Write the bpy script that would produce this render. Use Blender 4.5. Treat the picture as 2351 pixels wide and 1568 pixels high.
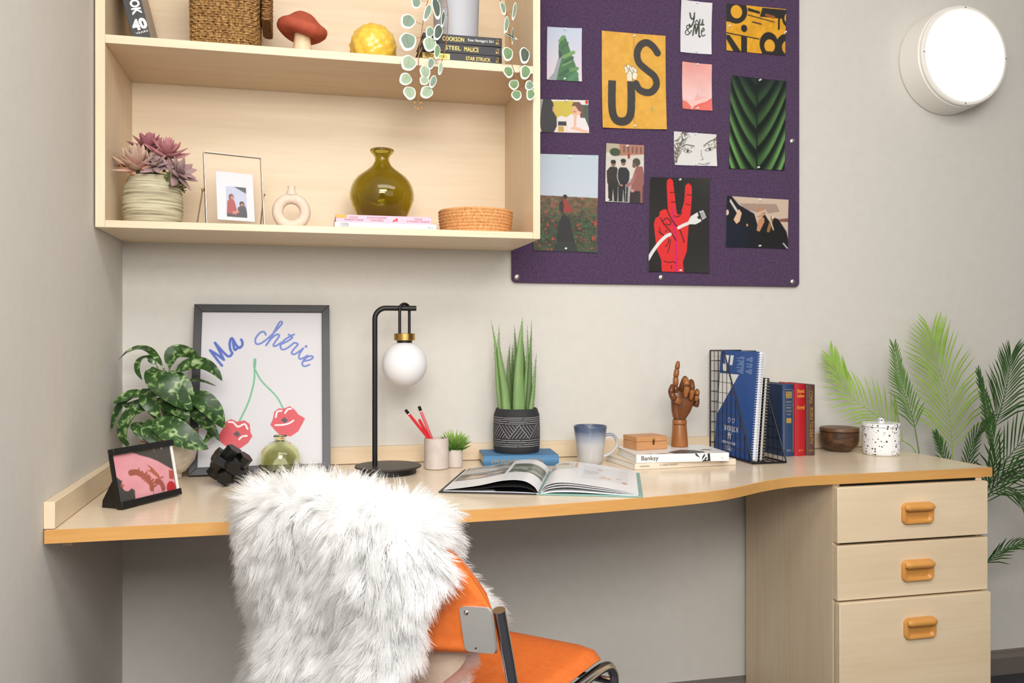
import bpy, bmesh, math, random
import numpy as np
from mathutils import Vector, Matrix, Euler

random.seed(7); rng = np.random.default_rng(7)
SC = bpy.context.scene
COL = SC.collection
PI = math.pi
for o in list(bpy.data.objects): bpy.data.objects.remove(o)

# ------------------------------------------------------------------ camera, light, exposure
# X runs along the back wall (Y = 0), the room lies at Y < 0, Z is up; metres
TH = math.radians(13.4445); FPX = 1988.3; CAM_Y = -2.26; CAM_Z = 1.045
cam = bpy.data.cameras.new('camera'); cam.sensor_width = 36; cam.lens = FPX / 2351 * 36
cam.shift_y = -13.2 / 2351; cam.clip_start = .05
cam_o = bpy.data.objects.new('camera', cam); COL.objects.link(cam_o)
cam_o.location = (0, CAM_Y, CAM_Z); cam_o.rotation_euler = (PI / 2, 0, -TH)
SC.camera = cam_o
SC.view_settings.view_transform = 'Standard'; SC.view_settings.look = 'None'
SC.view_settings.gamma = 1; SC.view_settings.use_curve_mapping = False
SC.view_settings.exposure = 0.02
W = bpy.data.worlds.new('world'); SC.world = W; W.use_nodes = True
W.node_tree.nodes['Background'].inputs[0].default_value = (1, .97, .93, 1)
W.node_tree.nodes['Background'].inputs[1].default_value = .25

def area(name, loc, target, sx, sy, power, color=(1, 1, 1)):
    l = bpy.data.lights.new(name, 'AREA'); l.shape = 'RECTANGLE'; l.size = sx; l.size_y = sy
    l.energy = power; l.color = color
    o = bpy.data.objects.new(name, l); COL.objects.link(o); o.location = loc
    o.rotation_euler = (Vector(target) - Vector(loc)).to_track_quat('-Z', 'Y').to_euler()
    return o
area('ceiling_bounce', (.45, -1.70, 2.46), (.45, -.6, .7), 2.6, .9, 42, (1, .99, .97))
area('front_fill', (.14, -2.60, 1.90), (.14, 0, .40), 1.1, .45, 27, (1, .985, .955))  # added fill behind the camera for the fleece and the wall under the cabinet
area('low_fill', (-.05, -2.55, 1.47), (.10, -.3, .60), .9, .3, 15, (1, .985, .955))  # second fill, added lower to lift the wall below the cabinet
area('room_fill', (1.0, -3.9, 1.30), (.5, 0, .9), 3.4, 1.7, 28, (1, .985, .955))

# ------------------------------------------------------------------ helpers
def lin(c):
    c = np.asarray(c, float) / 255
    return np.where(c <= .04045, c / 12.92, ((c + .055) / 1.055) ** 2.4)
def rgba(c): return (*[float(x) for x in lin(c)], 1)

def ray_z(px, py, z):            # where the photograph's sight line through (px, py) meets the height z
    d = FPX * (CAM_Z - z) / (py - 770.8); l = (px - 1175.5) / FPX * d
    return Vector((d * math.sin(TH) + l * math.cos(TH), CAM_Y + d * math.cos(TH) - l * math.sin(TH), z))
def ray_y(px, py, y):            # ... and where it meets the plane at distance y from the back wall
    u = (px - 1175.5) / FPX; d = (y - CAM_Y) / (math.cos(TH) - u * math.sin(TH))
    return Vector((d * (math.sin(TH) + u * math.cos(TH)), y, CAM_Z - (py - 770.8) / FPX * d))
DESK = .717
def stand(px, py, r, z=DESK):     # centre of a round base of radius r whose nearest point is seen at (px, py)
    p = ray_z(px, py, z); v = Vector((p.x, p.y - CAM_Y, 0)).normalized(); return p + v * r

MATS = {}
def mat(name, c, rough=.5, metal=0, spec=.5, trans=0, ior=1.45, coat=0, sss=0, emit=None, alpha=1, sheen=0):
    if name in MATS: return MATS[name]
    m = bpy.data.materials.new(name); m.use_nodes = True; b = m.node_tree.nodes['Principled BSDF']
    b.inputs['Base Color'].default_value = rgba(c); b.inputs['Roughness'].default_value = rough
    b.inputs['Metallic'].default_value = metal; b.inputs['Specular IOR Level'].default_value = spec
    b.inputs['Transmission Weight'].default_value = trans; b.inputs['IOR'].default_value = ior
    b.inputs['Coat Weight'].default_value = coat; b.inputs['Sheen Weight'].default_value = sheen
    if emit: b.inputs['Emission Color'].default_value = rgba(emit[0]); b.inputs['Emission Strength'].default_value = emit[1]
    MATS[name] = m; return m
def nd(m, t, **kw):
    n = m.node_tree.nodes.new(t)
    for k, v in kw.items():
        if k in n.inputs: n.inputs[k].default_value = v
        else: setattr(n, k, v)
    return n
def lk(m, a, ao, b, bi): m.node_tree.links.new(a.outputs[ao], b.inputs[bi])
def bsdf(m): return m.node_tree.nodes['Principled BSDF']
def ramp(m, stops):
    r = m.node_tree.nodes.new('ShaderNodeValToRGB'); e = r.color_ramp.elements
    while len(e) < len(stops): e.new(.5)
    for q, (p, c) in zip(e, stops): q.position = p; q.color = rgba(c)
    return r
def bump(m, src, out, strength=.3, dist=.002):
    b = nd(m, 'ShaderNodeBump', Strength=strength, Distance=dist)
    lk(m, src, out, b, 'Height'); lk(m, b, 'Normal', bsdf(m), 'Normal')
def noisy(name, c1, c2, scale=(8, 8, 8), rough=.5, detail=4, bmp=0, bdist=.002, lo=.35, hi=.65, nscale=1, **kw):
    """two colours mixed by stretched noise (wood grain, mottled glaze, marbled leaf ...)"""
    if name in MATS: return MATS[name]
    m = mat(name, c1, rough, **kw)
    tc = nd(m, 'ShaderNodeTexCoord'); mp = nd(m, 'ShaderNodeMapping'); mp.inputs['Scale'].default_value = scale
    lk(m, tc, 'Object', mp, 'Vector')
    n = nd(m, 'ShaderNodeTexNoise', Scale=nscale, Detail=detail, Roughness=.6, Distortion=.3); lk(m, mp, 'Vector', n, 'Vector')
    r = ramp(m, [(lo, c1), (hi, c2)]); lk(m, n, 'Fac', r, 'Fac'); lk(m, r, 'Color', bsdf(m), 'Base Color')
    if bmp: bump(m, n, 'Fac', bmp, bdist)
    return m
def wood(name, c1, c2, axis=0, rough=.35, s=1, spec=.5, contrast=1):
    """laminate / timber grain running along an axis, with broad figure and fine fibres"""
    if name in MATS: return MATS[name]
    m = mat(name, c1, rough, spec=spec)
    tc = nd(m, 'ShaderNodeTexCoord')
    sc1 = [9 * s] * 3; sc1[axis] = 1.6 * s; sc2 = [90 * s] * 3; sc2[axis] = 5 * s
    mp1 = nd(m, 'ShaderNodeMapping'); mp1.inputs['Scale'].default_value = sc1; lk(m, tc, 'Object', mp1, 'Vector')
    mp2 = nd(m, 'ShaderNodeMapping'); mp2.inputs['Scale'].default_value = sc2; lk(m, tc, 'Object', mp2, 'Vector')
    n1 = nd(m, 'ShaderNodeTexNoise', Scale=1, Detail=3, Distortion=.8); lk(m, mp1, 'Vector', n1, 'Vector')
    n2 = nd(m, 'ShaderNodeTexNoise', Scale=1, Detail=3, Distortion=.2); lk(m, mp2, 'Vector', n2, 'Vector')
    mx = nd(m, 'ShaderNodeMix'); mx.data_type = 'FLOAT'; mx.inputs[0].default_value = .4
    lk(m, n1, 'Fac', mx, 2); lk(m, n2, 'Fac', mx, 3)
    r = ramp(m, [(.5 - .22 / contrast, c2), (.5 + .18 / contrast, c1)]); lk(m, mx, 0, r, 'Fac'); lk(m, r, 'Color', bsdf(m), 'Base Color')
    return m

def link(o, parent=None):
    COL.objects.link(o)
    if parent is not None: o.parent = parent
    return o
def tag(o, label=None, cat=None, group=None, kind=None):
    if label: o['label'] = label
    if cat: o['category'] = cat
    if group: o['group'] = group
    if kind: o['kind'] = kind
    return o
def thing(name, label, cat, loc=(0, 0, 0), rz=0, group=None, rot=None):
    o = bpy.data.objects.new(name, None); COL.objects.link(o); o.empty_display_size = .05
    o.location = loc; o.rotation_euler = rot if rot is not None else (0, 0, rz)
    return tag(o, label, cat, group)

class MB:
    def __init__(s): s.v = []; s.f = []; s.mi = []; s.uv = None
    def add(s, vs, fs, m=0):
        k = len(s.v); s.v += [tuple(map(float, p)) for p in vs]
        s.f += [tuple(i + k for i in f) for f in fs]; s.mi += [m] * len(fs); return s
    def box(s, c, d, rot=None, m=0):
        R = rot.to_matrix() if isinstance(rot, Euler) else rot
        vs = []
        for x in (-.5, .5):
            for y in (-.5, .5):
                for z in (-.5, .5):
                    p = Vector((x * d[0], y * d[1], z * d[2]))
                    if R is not None: p = R @ p
                    vs.append(p + Vector(c))
        return s.add(vs, [(0, 1, 3, 2), (4, 6, 7, 5), (0, 4, 5, 1), (2, 3, 7, 6), (0, 2, 6, 4), (1, 5, 7, 3)], m)
    def bx(s, x0, x1, y0, y1, z0, z1, m=0):
        return s.box(((x0 + x1) / 2, (y0 + y1) / 2, (z0 + z1) / 2), (x1 - x0, y1 - y0, z1 - z0), None, m)
    def prism(s, poly, h0, h1, fn=lambda a, b, h: (a, b, h), m=0, ms=None):
        n = len(poly); vs = [fn(a, b, h0) for a, b in poly] + [fn(a, b, h1) for a, b in poly]
        k = len(s.f)
        s.add(vs, [tuple(range(n))[::-1], tuple(range(n, 2 * n))] + [(i, (i + 1) % n, n + (i + 1) % n, n + i) for i in range(n)], m)
        if ms is not None:
            for i in range(k + 2, len(s.f)): s.mi[i] = ms
        return s
    def lathe(s, prof, n=40, c=(0, 0, 0), m=0, cap0=True, cap1=True, sq=None):
        vs = []; fs = []
        for r, z in prof:
            for i in range(n):
                a = 2 * PI * i / n; vs.append((c[0] + r * math.cos(a), c[1] + r * math.sin(a), c[2] + z))
        for j in range(len(prof) - 1):
            for i in range(n):
                a, b = j * n + i, j * n + (i + 1) % n; fs.append((a, b, b + n, a + n))
        if cap0: fs.append(tuple(range(n))[::-1])
        if cap1: fs.append(tuple(range((len(prof) - 1) * n, len(prof) * n)))
        return s.add(vs, fs, m)
    def tube(s, pts, r, n=10, m=0, closed=False, flat=1.0, up=None):
        P = [Vector(p) for p in pts]; N = len(P); rs = r if hasattr(r, '__len__') else [r] * N
        vs = []; fs = []; prev = None
        for i in range(N):
            t = (P[(i + 1) % N] - P[i - 1]) if closed else (P[min(i + 1, N - 1)] - P[max(i - 1, 0)])
            t = t.normalized() if t.length > 1e-9 else Vector((0, 0, 1))
            if prev is None:
                ref = Vector(up) if up else (Vector((0, 0, 1)) if abs(t.z) < .9 else Vector((0, 1, 0)))
                u = ref.cross(t).normalized()
            else:
                u = (prev - t * prev.dot(t)); u = u.normalized() if u.length > 1e-6 else prev
            prev = u; w = t.cross(u)
            for k in range(n):
                a = 2 * PI * k / n; vs.append(P[i] + (u * math.cos(a) + w * math.sin(a) * flat) * rs[i])
        for i in range(N if closed else N - 1):
            for k in range(n):
                a = i * n + k; b = i * n + (k + 1) % n; j = ((i + 1) % N) * n
                fs.append((a, b, j + (k + 1) % n, j + k))
        if not closed: fs += [tuple(range(n))[::-1], tuple(range((N - 1) * n, N * n))]
        return s.add(vs, fs, m)
    def grid(s, fn, nu, nv, m=0, closed_u=False):
        vs = [fn(i / nu, j / nv) for j in range(nv + 1) for i in range(nu + (0 if closed_u else 1))]
        w = nu if closed_u else nu + 1
        fs = [(j * w + i, j * w + (i + 1) % w, (j + 1) * w + (i + 1) % w, (j + 1) * w + i) for j in range(nv) for i in range(nu)]
        return s.add(vs, fs, m)
    def sphere(s, c, r, n=20, k=12, m=0, sc=(1, 1, 1)):
        prof = [(max(1e-5, r * math.sin(PI * j / k)), -r * math.cos(PI * j / k)) for j in range(k + 1)]
        a = len(s.v); s.lathe(prof, n, (0, 0, 0), m)
        for i in range(a, len(s.v)):
            p = s.v[i]; s.v[i] = (c[0] + p[0] * sc[0], c[1] + p[1] * sc[1], c[2] + p[2] * sc[2])
        return s
    def xf(s, M):
        s.v = [tuple(M @ Vector(p)) for p in s.v]; return s
    def mesh(s, name, mats, smooth=.6):
        me = bpy.data.meshes.new(name); me.from_pydata(s.v, [], s.f)
        for m in (mats if isinstance(mats, (list, tuple)) else [mats]): me.materials.append(m)
        me.polygons.foreach_set('material_index', s.mi)
        if smooth:
            me.polygons.foreach_set('use_smooth', [True] * len(me.polygons)); me.set_sharp_from_angle(angle=smooth)
        me.update(); return me
    def build(s, name, mats, parent=None, bevel=0, smooth=.6, seg=2, sub=0, solid=0, label=None):
        o = bpy.data.objects.new(name, s.mesh(name, mats, smooth)); link(o, parent)
        if solid:
            q = o.modifiers.new('solid', 'SOLIDIFY'); q.thickness = abs(solid); q.offset = 0
        if sub:
            q = o.modifiers.new('sub', 'SUBSURF'); q.levels = q.render_levels = sub
        if bevel:
            q = o.modifiers.new('bevel', 'BEVEL'); q.width = bevel; q.segments = seg; q.limit_method = 'ANGLE'; q.angle_limit = .6
        if label: o['label'] = label
        return o

def text(body, size, m, parent, M, name='lettering', width=None, align='CENTER', ext=.00012, shear=0, bold=0):
    """flat lettering as a mesh; M maps text space (x right, y up, z out) into the parent's space"""
    cu = bpy.data.curves.new('t', 'FONT'); cu.body = body; cu.size = size; cu.extrude = ext
    cu.align_x = align; cu.align_y = 'CENTER'; cu.shear = shear; cu.resolution_u = 3; cu.offset = bold
    t = bpy.data.objects.new('t', cu); COL.objects.link(t)
    me = bpy.data.meshes.new_from_object(t.evaluated_get(bpy.context.evaluated_depsgraph_get()))
    bpy.data.objects.remove(t); bpy.data.curves.remove(cu)
    co = np.empty(len(me.vertices) * 3); me.vertices.foreach_get('co', co); co = co.reshape(-1, 3)
    if len(co) and width:
        w = co[:, 0].max() - co[:, 0].min(); co[:, 0] *= width / w
    if len(co) and align == 'CENTER':      # centre the ink itself
        co[:, 1] -= (co[:, 1].max() + co[:, 1].min()) / 2
    A = np.array(M); co = co @ A[:3, :3].T + A[:3, 3]
    me.vertices.foreach_set('co', co.ravel()); me.materials.clear(); me.materials.append(m); me.name = name; me.update()
    return link(bpy.data.objects.new(name, me), parent)
def frame(o, x, y):              # 4x4 whose axes are x (right), y (up) and their cross product, origin o
    x = Vector(x).normalized(); y = Vector(y); y = (y - x * y.dot(x)).normalized(); z = x.cross(y)
    return Matrix(((x.x, y.x, z.x, o[0]), (x.y, y.y, z.y, o[1]), (x.z, y.z, z.z, o[2]), (0, 0, 0, 1)))
def rrect(w, h, r, n=5, cx=0, cy=0):
    P = []
    for sx, sy, a0 in ((1, 1, 0), (-1, 1, PI / 2), (-1, -1, PI), (1, -1, 1.5 * PI)):
        for k in range(n + 1):
            a = a0 + PI / 2 * k / n
            P.append((cx + sx * (w / 2 - r) + r * math.cos(a), cy + sy * (h / 2 - r) + r * math.sin(a)))
    return P
def smooth_path(pts, k=6):       # Catmull-Rom through the points
    P = [Vector(p) for p in pts]; Q = [P[0] * 2 - P[1]] + P + [P[-1] * 2 - P[-2]]; out = []
    for i in range(1, len(Q) - 2):
        for j in range(k):
            t = j / k; a, b, c, d = Q[i - 1:i + 3]
            out.append(.5 * (2 * b + (c - a) * t + (2 * a - 5 * b + 4 * c - d) * t * t + (3 * b - a - 3 * c + d) * t ** 3))
    return out + [P[-1]]

# printed pictures: a fine grid of vertices carrying the ink colours of the print
def print_mat(rough=.35, coat=0):
    n = 'print_%d_%d' % (rough * 100, coat * 100)
    if n in MATS: return MATS[n]
    m = mat(n, (255, 255, 255), rough, coat=coat / 100)
    a = nd(m, 'ShaderNodeAttribute'); a.attribute_name = 'ink'; lk(m, a, 'Color', bsdf(m), 'Base Color'); return m
class Canvas:                    # u right 0..1, v up 0..asp (asp = height / width)
    def __init__(s, w, h, nx, bg):
        s.w, s.h = w, h; s.nx = nx; s.ny = max(2, int(round(nx * h / w))); s.asp = h / w
        q = 2; s.q = q
        U, V = np.meshgrid((np.arange(s.nx * q) + .5) / (s.nx * q), (np.arange(s.ny * q) + .5) / (s.ny * q) * s.asp)
        s.U, s.V = U, V; s.a = np.empty(U.shape + (3,)); s.a[:] = bg
    def put(s, k, c):
        c = np.asarray(c, float); k = np.clip(k, 0, 1)[..., None] if k.dtype != bool else k.astype(float)[..., None]
        s.a = s.a * (1 - k) + c * k
    def inside(s, P):
        r = np.zeros(s.U.shape, bool); n = len(P)
        for i in range(n):
            (x0, y0), (x1, y1) = P[i], P[(i + 1) % n]
            if y0 == y1: continue
            c = ((y0 > s.V) != (y1 > s.V)) & (s.U < (x1 - x0) * (s.V - y0) / (y1 - y0) + x0); r ^= c
        return r
    def poly(s, P, c): s.put(s.inside(P), c); return s
    def ell(s, x, y, rx, ry, c, ang=0):
        dx, dy = s.U - x, s.V - y; a, b = math.cos(ang), math.sin(ang)
        s.put(((dx * a + dy * b) / rx) ** 2 + ((-dx * b + dy * a) / ry) ** 2 < 1, c); return s
    def dist(s, P):
        d = np.full(s.U.shape, 9.)
        for (x0, y0), (x1, y1) in zip(P[:-1], P[1:]):
            l = (x1 - x0) ** 2 + (y1 - y0) ** 2 + 1e-12
            t = np.clip(((s.U - x0) * (x1 - x0) + (s.V - y0) * (y1 - y0)) / l, 0, 1)
            d = np.minimum(d, np.hypot(s.U - x0 - t * (x1 - x0), s.V - y0 - t * (y1 - y0)))
        return d
    def line(s, P, w, c, curve=True):
        if curve and len(P) > 2: P = [(p.x, p.y) for p in smooth_path([(x, y, 0) for x, y in P], 6)]
        s.put(s.dist(P) < w / 2, c); return s
    def noise(s, sx, sy, seed=0, octv=3):
        r = np.random.default_rng(seed); t = np.zeros(s.U.shape); amp = 1
        for k in range(octv):
            nx, ny = int(sx * 2 ** k) + 2, int(sy * 2 ** k) + 2; g = r.random((ny + 1, nx + 1))
            x = s.U * (nx - 1); y = s.V / s.asp * (ny - 1); i = np.clip(x.astype(int), 0, nx - 1); j = np.clip(y.astype(int), 0, ny - 1)
            fx, fy = x - i, y - j; fx = fx * fx * (3 - 2 * fx); fy = fy * fy * (3 - 2 * fy)
            t += amp * ((g[j, i] * (1 - fx) + g[j, i + 1] * fx) * (1 - fy) + (g[j + 1, i] * (1 - fx) + g[j + 1, i + 1] * fx) * fy); amp *= .5
        return t / (2 - .5 ** (octv - 1))
    def mesh(s, name, fn, m):
        """fn(a, b) with a, b in 0..1 arrays -> (N, 3) positions"""
        q = s.q; pix = s.a.reshape(s.ny, q, s.nx, q, 3).mean((1, 3))
        a, b = np.meshgrid(np.arange(s.nx) / (s.nx - 1), np.arange(s.ny) / (s.ny - 1)); co = fn(a.ravel(), b.ravel())
        i = (np.arange(s.ny - 1)[:, None] * s.nx + np.arange(s.nx - 1)).ravel()
        quads = np.stack([i, i + 1, i + 1 + s.nx, i + s.nx], 1); n = len(quads)
        me = bpy.data.meshes.new(name); me.vertices.add(len(co)); me.vertices.foreach_set('co', np.asarray(co, float).ravel())
        me.loops.add(n * 4); me.loops.foreach_set('vertex_index', quads.ravel())
        me.polygons.add(n); me.polygons.foreach_set('loop_start', np.arange(n) * 4)
        at = me.color_attributes.new('ink', 'FLOAT_COLOR', 'POINT')
        c = np.ones((len(co), 4)); c[:, :3] = lin(np.clip(pix.reshape(-1, 3), 0, 255)) * .88; at.data.foreach_set('color', c.ravel())
        me.materials.append(m); me.update(calc_edges=True); me.polygons.foreach_set('use_smooth', [True] * n); return me
def flatmap(O, x, y, w, h):      # rectangle from origin O along unit vectors x, y
    O, x, y = (np.array(Vector(k)) for k in (O, x, y))
    return lambda a, b: O + np.outer(a * w, x) + np.outer(b * h, y)

# ------------------------------------------------------------------ materials
M_WALL = noisy('wall_paint', (208, 204, 197), (211, 207, 200), (30, 30, 30), .85, bmp=.04, bdist=.001)
M_CEIL = mat('ceiling_paint', (240, 238, 233), .9)
MAPLE_C = ((227, 208, 180), (214, 190, 157))
M_MAPLE_X = wood('maple_laminate_x', *MAPLE_C, 0, .42)
M_MAPLE_Z = wood('maple_laminate_z', *MAPLE_C, 2, .42)
M_MAPLE_Y = wood('maple_laminate_y', *MAPLE_C, 1, .42)
M_DESK = wood('maple_desk_laminate', (234, 217, 194), (226, 204, 175), 0, .2, .8)
M_DRAWER = wood('maple_drawer_front', (228, 208, 178), (217, 193, 160), 0, .4)
M_EDGE = wood('beech_edging', (210, 160, 96), (196, 142, 76), 0, .35, 2)
M_BEECH = wood('beech_handle', (214, 155, 84), (200, 138, 66), 0, .3, 3)
M_CARPET = noisy('carpet', (38, 40, 46), (70, 70, 76), (400, 400, 400), .95, bmp=.6, bdist=.004)
M_SKIRT = mat('skirting_paint', (112, 104, 98), .5)
M_BLACK = mat('black_satin', (18, 18, 19), .35)
M_BLACKM = mat('black_powder_coat', (16, 15, 15), .42)
M_CHROME = mat('chrome', (225, 225, 228), .08, metal=1)
M_STEEL = mat('brushed_steel', (196, 194, 190), .38, metal=1)
M_BRASS = mat('brass', (196, 158, 92), .28, metal=1)
M_WHITE = mat('white_plastic', (240, 236, 230), .4)
M_PAPER = mat('paper', (238, 236, 231), .8)
M_GOLD = mat('gold_foil', (214, 176, 96), .35, metal=.6)
M_INK = mat('black_ink', (25, 25, 27), .6)
M_WINK = mat('white_ink', (240, 240, 240), .6)

# ------------------------------------------------------------------ the room
def struct(name, mb, m, parent=None, **kw):
    o = mb.build(name, m, parent, **kw)
    if parent is None: o['kind'] = 'structure'
    return o
XL, XR, YB, ZC = -.43, 3.3, -4.0, 2.5
struct('wall_back', MB().bx(XL - .1, XR + .1, 0, .1, -.05, ZC + .05), M_WALL)
struct('wall_left', MB().bx(XL - .1, XL, YB, 0, -.05, ZC + .05), M_WALL)
struct('wall_right', MB().bx(XR, XR + .1, YB, 0, -.05, ZC + .05), mat('wall_low_bounce', (128, 120, 112), .85))  # unseen right and front walls, darkened to cut the light they bounce back
struct('wall_front', MB().bx(XL - .1, XR + .1, YB - .1, YB, -.05, ZC + .05), mat('wall_low_bounce', (128, 120, 112), .85))
struct('floor', MB().bx(XL, XR, YB, 0, -.05, 0), M_CARPET)
struct('ceiling', MB().bx(XL, XR, YB, 0, ZC, ZC + .05), M_CEIL)
struct('baseboard_back', MB().prism([(0, 0), (-.016, 0), (-.016, .052), (-.009, .062), (-.007, .07), (0, .072)], XL, XR, lambda a, b, h: (h, a, b)), M_SKIRT, smooth=.3)

# ------------------------------------------------------------------ desk worktop
t = thing('desk_worktop', 'long maple laminate desktop with amber edge curving along the wall', 'desk', (0, 0, DESK))
front = [(-.427, -.659), (-.1154, -.66), (.306, -.658), (.4967, -.64), (.66, -.618), (.751, -.603), (.853, -.576), (.9213, -.5434), (.9991, -.4984),
         (1.0723, -.467), (1.1384, -.453), (1.253, -.450), (1.4349, -.446), (1.6644, -.441)]
fp = [(-.427, -.659), (-.1154, -.66)] + [(p.x, p.y) for p in smooth_path([(a, b, 0) for a, b in front[1:12]], 4)][1:] + front[12:]
top = MB()
out = fp + [(1.6644, -.001), (-.427, -.001)]
inn = [(x, y + .002) for x, y in fp]
inn[0] = (-.427, -.657); inn[-1] = (1.6624, -.439)
top.prism(inn + [(1.6624, -.001), (-.427, -.001)], -.0225, 0)
top.build('tabletop', M_DESK, t)
eb = MB(); n = len(fp)
vs = []
for (x, y), (xi, yi) in zip(fp + [(1.6644, -.001)], inn + [(1.6624, -.001)]):
    vs += [(x, y, -.0225), (x, y, -.0006), (xi, yi + .0004, .0002), (xi, yi, -.0225)]
fs = []
for i in range(n):
    for k in range(4): fs.append((i * 4 + k, (i + 1) * 4 + k, (i + 1) * 4 + (k + 1) % 4, i * 4 + (k + 1) % 4))
fs += [(0, 1, 2, 3), tuple(n * 4 + k for k in (3, 2, 1, 0))]
eb.add(vs, [f[::-1] for f in fs]); eb.build('edge_band', M_EDGE, t, smooth=.5)
struct('trim_1', MB().bx(-.4115, 1.6644, -.0185, -.0005, DESK + .0012, DESK + .044), M_MAPLE_X, bevel=.001)        # upstand along the back wall
struct('trim_2', MB().bx(-.4295, -.4115, -.655, -.0005, DESK + .0012, DESK + .047), M_MAPLE_Y, bevel=.001)        # upstand along the left wall
struct('trim_3', MB().bx(-.4295, -.4115, -.541, -.0185, DESK - .054, DESK - .0228), M_MAPLE_Y, bevel=.001)        # bearer under the desk on the left wall

# ------------------------------------------------------------------ drawer pedestal
t = thing('drawer_pedestal', 'maple three drawer pedestal with beech cup handles under the right end of the desk', 'drawers', (1.428, 0, 0))
c = MB(); hx = .209; yf = -.437
c.bx(-hx, -hx + .018, yf, -.02, .0, .694).build('side_panel', M_MAPLE_Z, t, bevel=.0008)
MB().bx(hx - .018, hx, yf, -.02, .0, .694).build('side_panel', M_MAPLE_Z, t, bevel=.0008)
MB().bx(-hx + .018, hx - .018, -.038, -.02, .05, .694).build('back_panel', M_MAPLE_Z, t)
MB().bx(-hx + .018, hx - .018, yf + .002, -.038, .676, .694).build('top_rail', M_BLACK, t)
MB().bx(-hx + .018, hx - .018, yf + .04, -.038, 0, .06).build('plinth', M_MAPLE_X, t)
def handle(parent, z, yface):
    h = MB(); w, hh, r = .088, .052, .013
    def fn(a, b, q): return (.006 + a, yface - q, z + b)
    O = rrect(w, hh, r, 6); rings = [(O, .0003), (rrect(w - .0008, hh - .0008, r, 6), .006), (rrect(w - .005, hh - .005, r - .002, 6), .0085),
          (rrect(w - .016, hh - .020, .008, 6, 0, -.004), .0085), (rrect(w - .020, hh - .024, .007, 6, 0, -.004), .0055), (rrect(w - .026, hh - .030, .006, 6, 0, -.004), .0018)]
    n = len(O); vs = []; fs = []
    for P, q in rings: vs += [fn(a, b, q) for a, b in P]
    for j in range(len(rings) - 1):
        for i in range(n): fs.append((j * n + i, j * n + (i + 1) % n, (j + 1) * n + (i + 1) % n, (j + 1) * n + i))
    fs.append(tuple(range((len(rings) - 1) * n, len(rings) * n)))
    h.add(vs, [f[::-1] for f in fs])
    # the rolled grip along the upper edge
    g = []
    for x in np.linspace(-w / 2 + .004, w / 2 - .004, 12):
        g.append((.006 + x, yface - .009, z + hh / 2 - .011))
    rr = [.006] + [.0098] * 10 + [.006]
    h.tube(g, rr, 14, flat=.95)
    return h.build('handle', M_BEECH, parent, smooth=.7, label='amber beech cup pull')
for z0, z1, dy, zz in ((.556, .6872, 0, .6185), (.4205, .5495, 0, .481), (.06, .4165, -.008, .345)):
    d = MB().bx(-hx - .001 if dy == 0 else -hx - .001, hx - .0005 if dy == 0 else hx + .001, -.4575 + dy, -.4385 + dy, z0, z1).build('drawer', M_DRAWER, t, bevel=.0015)
    handle(d, zz, -.4575 + dy)

# ------------------------------------------------------------------ wall cabinet
t = thing('wall_cabinet', 'open maple shelf cabinet with two visible bays fixed to the wall above the desk', 'cabinet', (0, 0, 1.272))
MB().bx(-.4265, -.407, -.299, -.0005, 0, .81).build('side_panel', M_MAPLE_Z, t, bevel=.001)
MB().bx(.5195, .5372, -.299, -.0005, 0, .81).build('side_panel', M_MAPLE_Z, t, bevel=.001)
MB().bx(-.407, .5195, -.299, -.0005, 0, .0155).build('bottom_panel', M_MAPLE_X, t, bevel=.0008)
MB().bx(-.407, .5195, -.2985, -.007, .3865, .4045).build('shelf', M_MAPLE_X, t, bevel=.0008)
MB().bx(-.407, .5195, -.299, -.0005, .79, .808).build('top_panel', M_MAPLE_X, t, bevel=.0008)
MB().bx(-.407, .5195, -.006, -.001, .0155, .79).build('back_panel', M_MAPLE_X, t)

# ------------------------------------------------------------------ notice board and its prints
m = noisy('purple_felt', (64, 46, 73), (82, 60, 91), (170, 170, 170), .95, bmp=.6, bdist=.002, sheen=.2, lo=.36, hi=.64)
t = thing('notice_board', 'large purple fabric notice board pinned with prints', 'notice board', (.966, 0, 1.187))
P = rrect(.857, 1.1, .012, 4, 0, .55)
MB().prism(P, .0005, .012, lambda a, b, h: (a, -h, b)).build('fabric_panel', m, t, bevel=.002)
for px, py in ((1187, 636), (1518, 637), (1820, 647), (1819, 324)):
    p = ray_y(px, py, -.012)
    MB().lathe([(.0072, 0), (.0072, .0015), (.005, .003), (.0015, .0036), (.0012, .0028)], 18).xf(Matrix.Translation((p.x - .966, -.012, p.z - 1.187)) @ Matrix.Rotation(PI / 2, 4, 'X')).build('fixing_screw', M_STEEL, t)
M_PIN = mat('clear_pin', (225, 225, 228), .15, spec=.8)

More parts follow.
